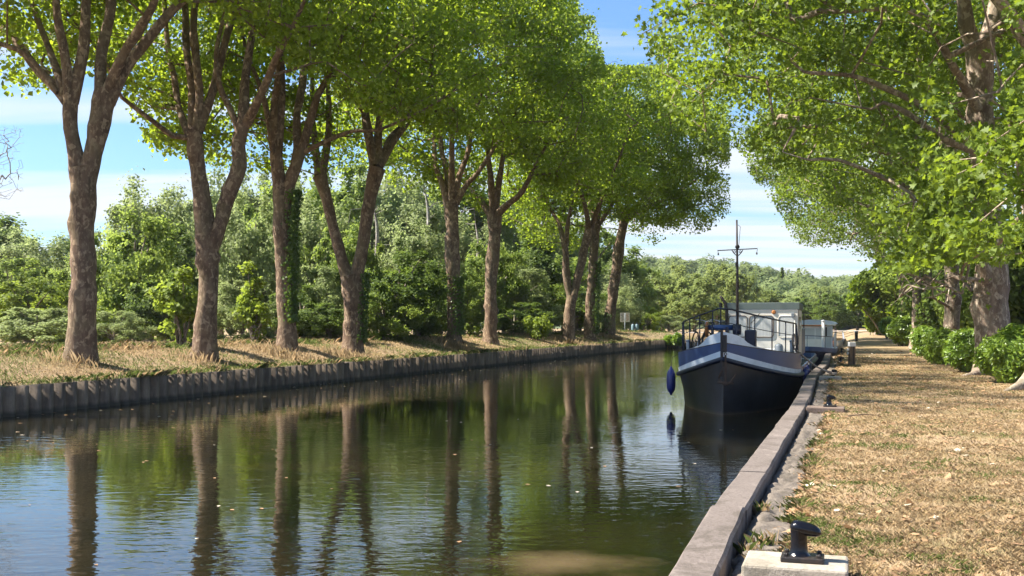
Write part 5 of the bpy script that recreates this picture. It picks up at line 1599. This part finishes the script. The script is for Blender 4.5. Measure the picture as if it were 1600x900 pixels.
# mast with yard
ms = (.13, 3.0)
mt = MB().tube([(ms[0], ms[1], .9 + W0), (ms[0], ms[1], 3.1 + W0), (ms[0] - .02, ms[1], 5.08 + W0)], [.048, .042, .026], 10).build('mast', M['stem_brown'], barge, smooth=True)
zy = 4.14 + W0
MB().tube([(ms[0] - .62, ms[1], zy - .02), (ms[0], ms[1], zy), (ms[0] + .62, ms[1], zy + .02)], .016, 6).build('yard', M['stem_brown'], mt)
for sx_ in (-1, 1):
    MB().tube([(ms[0] + sx_ * .62, ms[1], zy), (ms[0] + sx_ * .60, ms[1], zy - .10)], .008, 5).lathe([(.015, 0), (.028, .03), (.012, .08)], (ms[0] + sx_ * .60, ms[1], zy - .17), 8).build('pulley', M['stem_brown'], mt)
    MB().tube([(ms[0] + sx_ * .17, ms[1], zy - .02), (ms[0] + sx_ * .12, ms[1], zy - .10), (ms[0] + sx_ * .03, ms[1], zy - .19)], .014, 6).ring((ms[0] + sx_ * .085, ms[1], zy - .07), .032, .01, (1, 0, 0), (0, 0, 1), 12, 5).build('bracket', M['rust'], mt)
MB().ball((ms[0], ms[1], zy + .085), .072).build('mast_ball', M['stem_brown'], mt, smooth=True)
MB().tube([(ms[0] + .02, ms[1], 4.92 + W0), (ms[0] + .09, ms[1], 4.86 + W0), (ms[0] + .05, ms[1], 4.35 + W0), (ms[0] + .03, ms[1], zy + .05)], .008, 5).build('halyard', M['stem_brown'], mt)
MB().box((ms[0] - .03, ms[1] - .04, 3.66 + W0), (.05, .06, .16)).build('cleat', M['stem_brown'], mt)
# vent pipe
MB().tube([(-.16, 2.6, .95 + W0), (-.16, 2.6, 2.22 + W0), (-.20, 2.6, 2.42 + W0), (-.30, 2.6, 2.58 + W0), (-.36, 2.6, 2.66 + W0)], [.05, .05, .05, .045, .045], 10).build('vent_pipe', M['stem_brown'], barge, smooth=True)
MB().tube([(-.36, 2.7, .95 + W0), (-.36, 2.7, 2.3 + W0)], .022, 6).lathe([(.05, 0), (.06, .12), (.03, .16)], (-.36, 2.7, 2.3 + W0), 10).build('flue', M['black'], barge)
# windlass
wd_ = MB().tube([(-.62, 1.75, 1.68 + W0), (.12, 1.75, 1.68 + W0)], .085, 14).build('windlass', M['navy'], barge, smooth=True)
MB().tube([(-.70, 1.75, 1.62 + W0), (-.64, 1.75, 1.62 + W0)], .24, 22).build('gear_disc', M['orange_rust'], wd_)
for lx in (-.5, -.05, .18):
    MB().box((lx, 1.75, 1.32 + W0), (.07, .22, .75)).build('windlass_stand', M['navy_dark'], wd_, bevel=.01)
MB().tube([(.12, 1.75, 1.62 + W0), (.36, 1.75, 1.62 + W0)], .16, 16).build('chain_drum', M['navy_dark'], wd_, smooth=True)
MB().box((.62, 2.1, 1.3 + W0), (.34, .4, .62)).build('gear_housing', M['navy_dark'], wd_, bevel=.05)
# anchor
an = MB().box((.10, -.14, .48 + W0), (.055, .05, .80)).build('anchor', M['rust'], barge, bevel=.01)
MB().tube([(-.10, -.15, .20 + W0), (0, -.15, .08 + W0), (.12, -.16, .04 + W0), (.26, -.15, .12 + W0), (.40, -.13, .36 + W0)], [.02, .035, .05, .035, .02], 8).tube([(-.10, -.15, .22 + W0), (-.03, -.15, .40 + W0), (.02, -.15, .44 + W0)], [.025, .025, .015], 7).build('flukes', M['rust'], an, smooth=True)
MB().tube([(-.13, -.16, .10 + W0), (.33, -.16, .08 + W0)], .035, 8).build('stock', M['rust'], an, smooth=True)
MB().ring((.10, -.14, .92 + W0), .035, .012, (1, 0, 0), (0, 0, 1), 12, 5).build('shackle', M['rust'], an)
# railing
def rail_z(s): return 1.72 + .55 * math.exp(-s / 2.3)
rs_ = np.array([.22, .35, .5, .7, .95, 1.25, 1.6, 2.0, 2.5, 3.0, 3.6, 4.3, 4.8])
pth = side_path(np.concatenate([[.12], rs_]), -.12, rail_z)
hb = float(half(5.1)) - .1
top = [(-hb, 5.2, .85 + W0), (-hb, 5.15, 1.35 + W0)] + pth + [(hb, 5.15, 1.35 + W0), (hb, 5.2, .85 + W0)]
rl = MB().tube(top, .026, 8).build('railing', M['navy_dark'], barge, smooth=True)
# mid rail
mid_ = side_path(np.concatenate([[.12], rs_, [5.1]]), -.12, lambda s: .52 * rail_z(s) + .48 * (nav_top(s)) + .08)
MB().tube(mid_, .012, 6).build('mid_rail', M['navy_dark'], rl, smooth=True)
for sd in (-1, 1):
    for s in (.42, 1.15, 2.1, 3.2, 4.2, 4.85):
        i_ = [0]
        h_ = float(half(s))
        # inward offset along the normal
        e = .01; tx_ = (float(half(s + e)) - h_) / e; nl = math.hypot(tx_, 1)
        x_, y_ = sd * (h_ - .12 / nl), s + .12 * tx_ / nl
        MB().tube([(x_, y_, .85 + W0), (x_, y_, rail_z(s) + W0)], .019, 7).build('stanchion', M['navy_dark'], rl, smooth=True)
# mooring bitts at the bulwark end
for sd in (-1, 1):
    MB().tube([(sd * 1.7, 4.9, .8 + W0), (sd * 1.7, 4.9, 1.2 + W0)], .06, 12).lathe([(.08, 0), (.08, .04), (.05, .05)], (sd * 1.7, 4.9, 1.2 + W0), 14).build('bitt', M['post_blue'], barge, smooth=True)
# coiled line hung on the right rail
MB().ring((1.78, 4.6, 1.25 + W0), .20, .03, (.2, 1, 0), (0, 0, 1), 18, 6).build('rope_coil', M['rope'], barge, smooth=True)

def w_of(l, s, zw):   # barge local to world
    return (BO[0] + l * math.cos(rz) - s * math.sin(rz), BO[1] + l * math.sin(rz) + s * math.cos(rz), zw)
# bicycles on the foredeck
def bicycle(l, s, ang, label, zz_, tilt=0.0):
    x, y, z = w_of(l, s, zz_)
    bk = thing('bicycle', label, 'bicycle', (x, y, z), ang)
    bk.rotation_euler = (tilt, 0, ang)
    for wx in (-.50, .50):
        wl_ = MB().ring((wx, 0, .33), .31, .022, (1, 0, 0), (0, 0, 1), 30, 7).build('wheel', M['tyre'], bk, smooth=True)
        rm = MB().ring((wx, 0, .33), .285, .009, (1, 0, 0), (0, 0, 1), 30, 5)
        for k in range(12):
            a = k * math.pi / 6
            rm.tube([(wx, 0, .33), (wx + .285 * math.cos(a), 0, .33 + .285 * math.sin(a))], .0025, 3, caps=False)
        rm.build('rim', M['steel'], wl_)
    f_ = MB()
    bb, st, hd_, rr_, fr_ = (-.06, 0, .30), (-.18, 0, .78), (.34, 0, .82), (-.50, 0, .33), (.50, 0, .33)
    hd2 = (.37, 0, .66)
    f_.tube([bb, st], .018, 7).tube([(-.17, 0, .74), hd_], .016, 7).tube([bb, hd2], .019, 7).tube([bb, rr_], .011, 6).tube([(-.16, 0, .70), rr_], .010, 6).tube([hd_, hd2, fr_], .015, 7)
    f_.build('frame', M['black'], bk, smooth=True)
    MB().tube([(.34, 0, .82), (.32, 0, .98)], .014, 6).tube([(.18, -.28, .99), (.30, -.22, 1.01), (.33, 0, .98), (.30, .22, 1.01), (.18, .28, .99)], .012, 6).build('handlebar', M['steel'], bk, smooth=True)
    MB().tube([st, (-.21, 0, .90)], .012, 6).build('seat_post', M['steel'], bk)
    MB().lathe([(.02, 0), (.09, .015), (.10, .04), (.06, .06)], (-.22, 0, .89), 12, 1.35, .75).build('saddle', M['black'], bk, smooth=True)
    MB().ring(bb, .09, .008, (1, 0, 0), (0, 0, 1), 18, 5).tube([(-.06, -.06, .30), (.0, -.06, .15)], .009, 5).tube([(-.06, .06, .30), (-.12, .06, .45)], .009, 5).build('crank', M['steel'], bk)
bicycle(-1.12, 3.3, math.radians(62), 'dark bicycle leaning on the left rail of the barge foredeck', .90, .12)
bicycle(-.72, 3.6, math.radians(55), 'second bicycle propped inboard against the first on the barge foredeck', .90, .10)

# fender and its line
fx, fy, _ = w_of(-2.22, 4.0, 0)
d = fy
fx = X(1048.5, d)
fd = thing('boat_fender', 'deep blue cylindrical fender hanging off the left side of the barge', 'fender', (fx, fy, -.52))
MB().lathe([(.02, -.06), (.04, -.04), (.05, 0), (.11, .08), (.145, .18), (.15, .40), (.145, .62), (.11, .74), (.05, .83), (.04, .87), (.02, .90)], (0, 0, 0), 20).build('body', M['fender'], fd, smooth=True)
tx_, ty_, _ = w_of(-1.9, 4.3, 0)
MB().tube([(0, 0, .88), (.05, .0, 1.2), (tx_ - fx, ty_ - fy, 1.32)], .010, 5).build('line', M['black'], fd)
for i, (s, mt) in enumerate(((6.3, 'fender'), (8.4, 'fender'), (10.5, 'navy_dark'))):
    x, y, z = w_of(2.06, s, -.35)
    fd = thing('boat_fender', ['nearest blue fender squeezed between barge and quay', 'second blue fender squeezed between barge and quay', 'darkest fender between barge and quay'][i], 'fender', (x, y, -.45), group='fenders between barge and quay')
    MB().lathe([(.02, -.03), (.05, 0), (.085, .08), (.09, .35), (.085, .62), (.05, .72), (.02, .75)], (0, 0, 0), 14).build('body', M[mt], fd, smooth=True)
    MB().tube([(0, 0, .74), (-.12, 0.02, .8)], .01, 5).build('line', M['rope'], fd)
# canisters and bundles on the side deck
for i, s in enumerate((6.2, 6.9, 7.7)):
    x, y, z = w_of(1.72, s, 0)
    gb = thing('jerry_can', ['first blue deck canister behind the barge bulwark', 'second blue deck canister behind the barge bulwark', 'third pale deck canister behind the barge bulwark'][i], 'canister', (x, y, .07), rz, group='canisters on the barge side deck')
    MB().lathe([(.13, 0), (.14, .03), (.14, .55), (.10, .63), (.05, .66)], n=16).build('body', M['canvas'] if i == 2 else M['navy'], gb, smooth=True)
    MB().lathe([(.045, .655), (.045, .72), (.03, .73)], n=10).build('cap', M['white'], gb)
# mooring ropes
r = np.random.default_rng(9)
a_ = np.array(w_of(1.75, 4.9, 1.02)); b_ = np.array([X(1303, 36.6) - .07, 36.6, .09])
def rope_obj(pts_list, label, rad):
    mb = MB()
    for pts in pts_list:
        Pp, Rr = resample(pts, [rad] * len(pts), .25)
        mb.tube(list(Pp), rad, 8)
    o_ = mb.build('mooring_rope', M['rope'], smooth=True)
    tag(o_, label, 'rope', 'mooring ropes of the barge')
mid1 = a_ * .45 + b_ * .55 + np.array([0, 0, -.10])
rope_obj([[a_, mid1, b_ + (0, 0, .03)], [a_ + (0, .05, -.02), mid1 + (.05, .06, -.03), b_ + (.12, .02, .05)]], 'thick pale double rope running from the barge bulwark to the third bollard', .026)
coil = []
for k in range(26):
    a = k * .9
    coil.append(b_ + np.array([.07 + (.085) * math.cos(a), .085 * math.sin(a), .0 + k * .0035]))
rope_obj([coil], 'pale rope turns wound round the third bollard', .018)
a2 = np.array(w_of(1.9, 5.1, 1.1))
rope_obj([[a2, a2 + (.02, 0, -.35), a2 + (.10, .3, -.7), np.array([float(xR(38.5)) + .1, 38.5, .13])]], 'thin slack line dropping from the barge rail to the quay edge', .012)

# ------------------------------------------------------------------ second boat
B2 = (X(1261, 61), 61.0, WZ)
b2s = 61
b2 = thing('white_cruiser', 'white cabin boat with a pale blue canopy moored behind the barge', 'boat', B2, rz)
b2.scale = (.86, .9, .88)
def half2(s): return 1.75 * float(np.clip(1 - (1 - np.clip(s / 3.0, 0, 1)) ** 2, 0, 1) ** .6) * (1 if s < 9 else 1)
S2 = [0, .05, .15, .3, .6, 1, 1.6, 2.3, 3.0, 5, 7, 9, 11, 12]
def skin2(levels):
    rows = [[(-half2(s) * kb, s + (1 - kb) * .5, z_ + W0) for kb, z_ in levels(s)] for s in S2[::-1]] + [[(half2(s) * kb, s + (1 - kb) * .5, z_ + W0) for kb, z_ in levels(s)] for s in S2[1:]]
    nk = len(rows[0]); vs = [p_ for rw in rows for p_ in rw]
    fs = [(i * nk + k, (i + 1) * nk + k, (i + 1) * nk + k + 1, i * nk + k + 1) for i in range(len(rows) - 1) for k in range(nk - 1)]
    n_ = len(rows)
    return vs, fs + [tuple([k for k in range(nk)] + [(n_ - 1) * nk + k for k in range(nk - 1, -1, -1)])]
vs, fs = skin2(lambda s: [(.80, -1.4), (.88, WZ), (1.0, .15 + .25 * math.exp(-s / 2))])
smooth_by_angle(MB().add(vs, fs).build('hull', M['navy_dark'], b2), 35)
vs, fs = skin2(lambda s: [(1.0, .15 + .25 * math.exp(-s / 2)), (1.01, .42 + .25 * math.exp(-s / 2))])
smooth_by_angle(MB().add(vs, fs).build('topside', M['navy'], b2), 35)
vs = [(-half2(s) * .98, s, .38 + W0) for s in S2] + [(half2(s) * .98, s, .38 + W0) for s in S2[::-1]]
n = len(S2)
MB().add(vs, [(i, i + 1, 2 * n - 2 - i, 2 * n - 1 - i) for i in range(n - 1)]).build('deck', M['pale_blue'], b2)
cb = MB().box((-.15, 3.9, 1.15 + W0), (2.3, 2.6, 1.6)).build('front_cabin', M['cream'], b2, bevel=.04)
MB().box((-.15, 2.595, 1.45 + W0), (1.9, .012, .72)).build('windscreen', M['curtain'], cb)
for lx in (-.75, .42):
    MB().box((lx, 2.587, 1.45 + W0), (.05, .012, .76)).build('window_bar', M['white'], cb)
MB().box((-.15, 3.85, 1.985 + W0), (2.5, 2.9, .07)).build('roof', M['orange_rust'], cb, bevel=.01)
ac = MB().box((.1, 6.9, 1.15 + W0), (2.7, 3.4, 1.6)).build('aft_cabin', M['canvas'], b2, bevel=.04)
MB().box((.75, 5.19, 1.55 + W0), (.75, .012, .62)).build('window', M['dark_glass'], ac)
MB().box((.2, 6.9, 2.02 + W0), (3.0, 3.8, .10)).build('canopy_edge', M['white'], ac, bevel=.03)
cn = []
for k in range(9):
    a = math.pi * k / 8
    cn.append((.25 - 1.55 * math.cos(a), .30 * math.sin(a)))
vs, fs = [], []
for yy in (5.1, 8.8):
    vs += [(x_, yy, 2.08 + W0 + z_) for x_, z_ in cn]
fs = [(k, k + 1, 9 + k + 1, 9 + k) for k in range(8)] + [tuple(range(9))[::-1], tuple(range(9, 18))]
MB().add(vs, fs).build('canopy', M['canvas'], b2, smooth=False)
MB().tube([(.95, 2.4, .4 + W0), (.95, 2.4, 2.2 + W0)], .11, 12).lathe([(.12, 0), (.12, .12), (.05, .16)], (.95, 2.4, 2.2 + W0), 12).build('funnel', M['white'], b2, smooth=True)
MB().tube([(-.25, 1.2, .45 + W0), (-.25, 1.2, 2.75 + W0)], .035, 8).box((-.25, 1.2, 2.78 + W0), (1.6, .12, .06)).build('mast', M['stem_brown'], b2)
rl2 = MB().tube([(-1.5, 2.2, 1.2 + W0), (-1.1, .9, 1.3 + W0), (0, .15, 1.35 + W0), (1.1, .9, 1.3 + W0), (1.6, 2.2, 1.25 + W0)], .022, 7).build('bow_rail', M['navy_dark'], b2, smooth=True)
for (lx, s) in ((-1.1, .9), (0, .15), (1.1, .9)):
    MB().tube([(lx, s, .5 + W0), (lx, s, 1.32 + W0)], .018, 6).build('stanchion', M['navy_dark'], rl2)
sr = MB().tube([(1.62, 3.6, .42 + W0), (1.62, 3.6, 1.38 + W0), (1.66, 4.2, 1.45 + W0), (1.68, 8.5, 1.45 + W0), (1.68, 8.6, .42 + W0)], .03, 8).tube([(1.64, 3.7, .95 + W0), (1.68, 8.5, .95 + W0)], .02, 6).build('side_rail', M['white'], b2, smooth=True)
for s in (4.6, 5.6, 6.6, 7.6):
    MB().tube([(1.66, s, .42 + W0), (1.66, s, 1.45 + W0)], .02, 6).build('rail_post', M['white'], sr)
MB().tube([(.5, 9.2, 1.1 + W0), (.5, 9.2, 1.9 + W0)], .25, 12).build('water_tank', M['white'], b2, smooth=True)

# leaves and specks afloat
r = np.random.default_rng(91)
n = 420
yy = 9 * (100 / 9) ** r.random(n)
f_ = np.where(r.random(n) < .55, r.beta(1, 6, n), r.random(n))
xx = xL(yy) + .2 + f_ * (xR(yy) - xL(yy) - .4)
s_ = r.uniform(.02, .05, n) * (1 + yy / 60); a = r.uniform(0, 6.28, n)
V = np.stack([np.stack([xx + s_ * (lx * np.cos(a) - ly * np.sin(a)), yy + s_ * (lx * np.sin(a) + ly * np.cos(a)), np.full(n, WZ + .006 + (k % 2) * .004)], 1) for k, (lx, ly) in enumerate([(-1, 0), (-.3, .6), (1, .1), (.2, -.6)])], 1).reshape(-1, 3)
o = fast_mesh('floating_leaves', V, np.arange(n * 4).reshape(-1, 4), M['litter'], attr=np.repeat(r.uniform(.2, 1, n), 4))
tag(o, 'small dead leaves and specks floating on the canal', 'leaf litter', kind='stuff')

# quiet grass tuft by the near block
r = np.random.default_rng(55)
n = 260
cen = np.array([(X(1170, 8.9), 8.95), (X(1185, 9.5), 9.3), (X(1192, 10.8), 10.9), (X(1160, 9.3), 8.5)])
ci = r.integers(0, 4, n)
xy = cen[ci] + r.normal(0, .05, (n, 2))
xy[:, 0] = np.maximum(xy[:, 0], xR(xy[:, 1]) + .42)
blades('edge_weeds', xy, r.uniform(.06, .2, n), np.full(n, .006), np.where(r.random(n) < .5, .85, .6), 'long thin weeds in the rubble beside the nearest block', 6, .9)
print('objects', len(bpy.data.objects), 'tris', sum(len(o.data.polygons) for o in bpy.data.objects if o.type == 'MESH'))

# faint summer haze
bpy.ops.mesh.primitive_cube_add(size=1, location=(0, 0, 0))
hz = bpy.context.object
hz.name = 'haze'; hz.data.name = 'haze'
hz.scale = (7400, 7400, 48)
hz.location = (0, 0, 24 - 2.8)
tag(hz, 'faint pale summer haze over the canal and hills', 'haze', kind='stuff')
hm = bpy.data.materials.new('haze'); hm.use_nodes = True
ht = hm.node_tree; ht.nodes.clear()
ho = ht.nodes.new('ShaderNodeOutputMaterial'); hv = ht.nodes.new('ShaderNodeVolumePrincipled')
hv.inputs['Color'].default_value = (0.86, 0.92, 1.0, 1)
hv.inputs['Density'].default_value = 0.00014
hv.inputs['Anisotropy'].default_value = 0.2
ht.links.new(hv.outputs[0], ho.inputs['Volume'])
hz.data.materials.append(hm)
cy.volume_bounces = 0
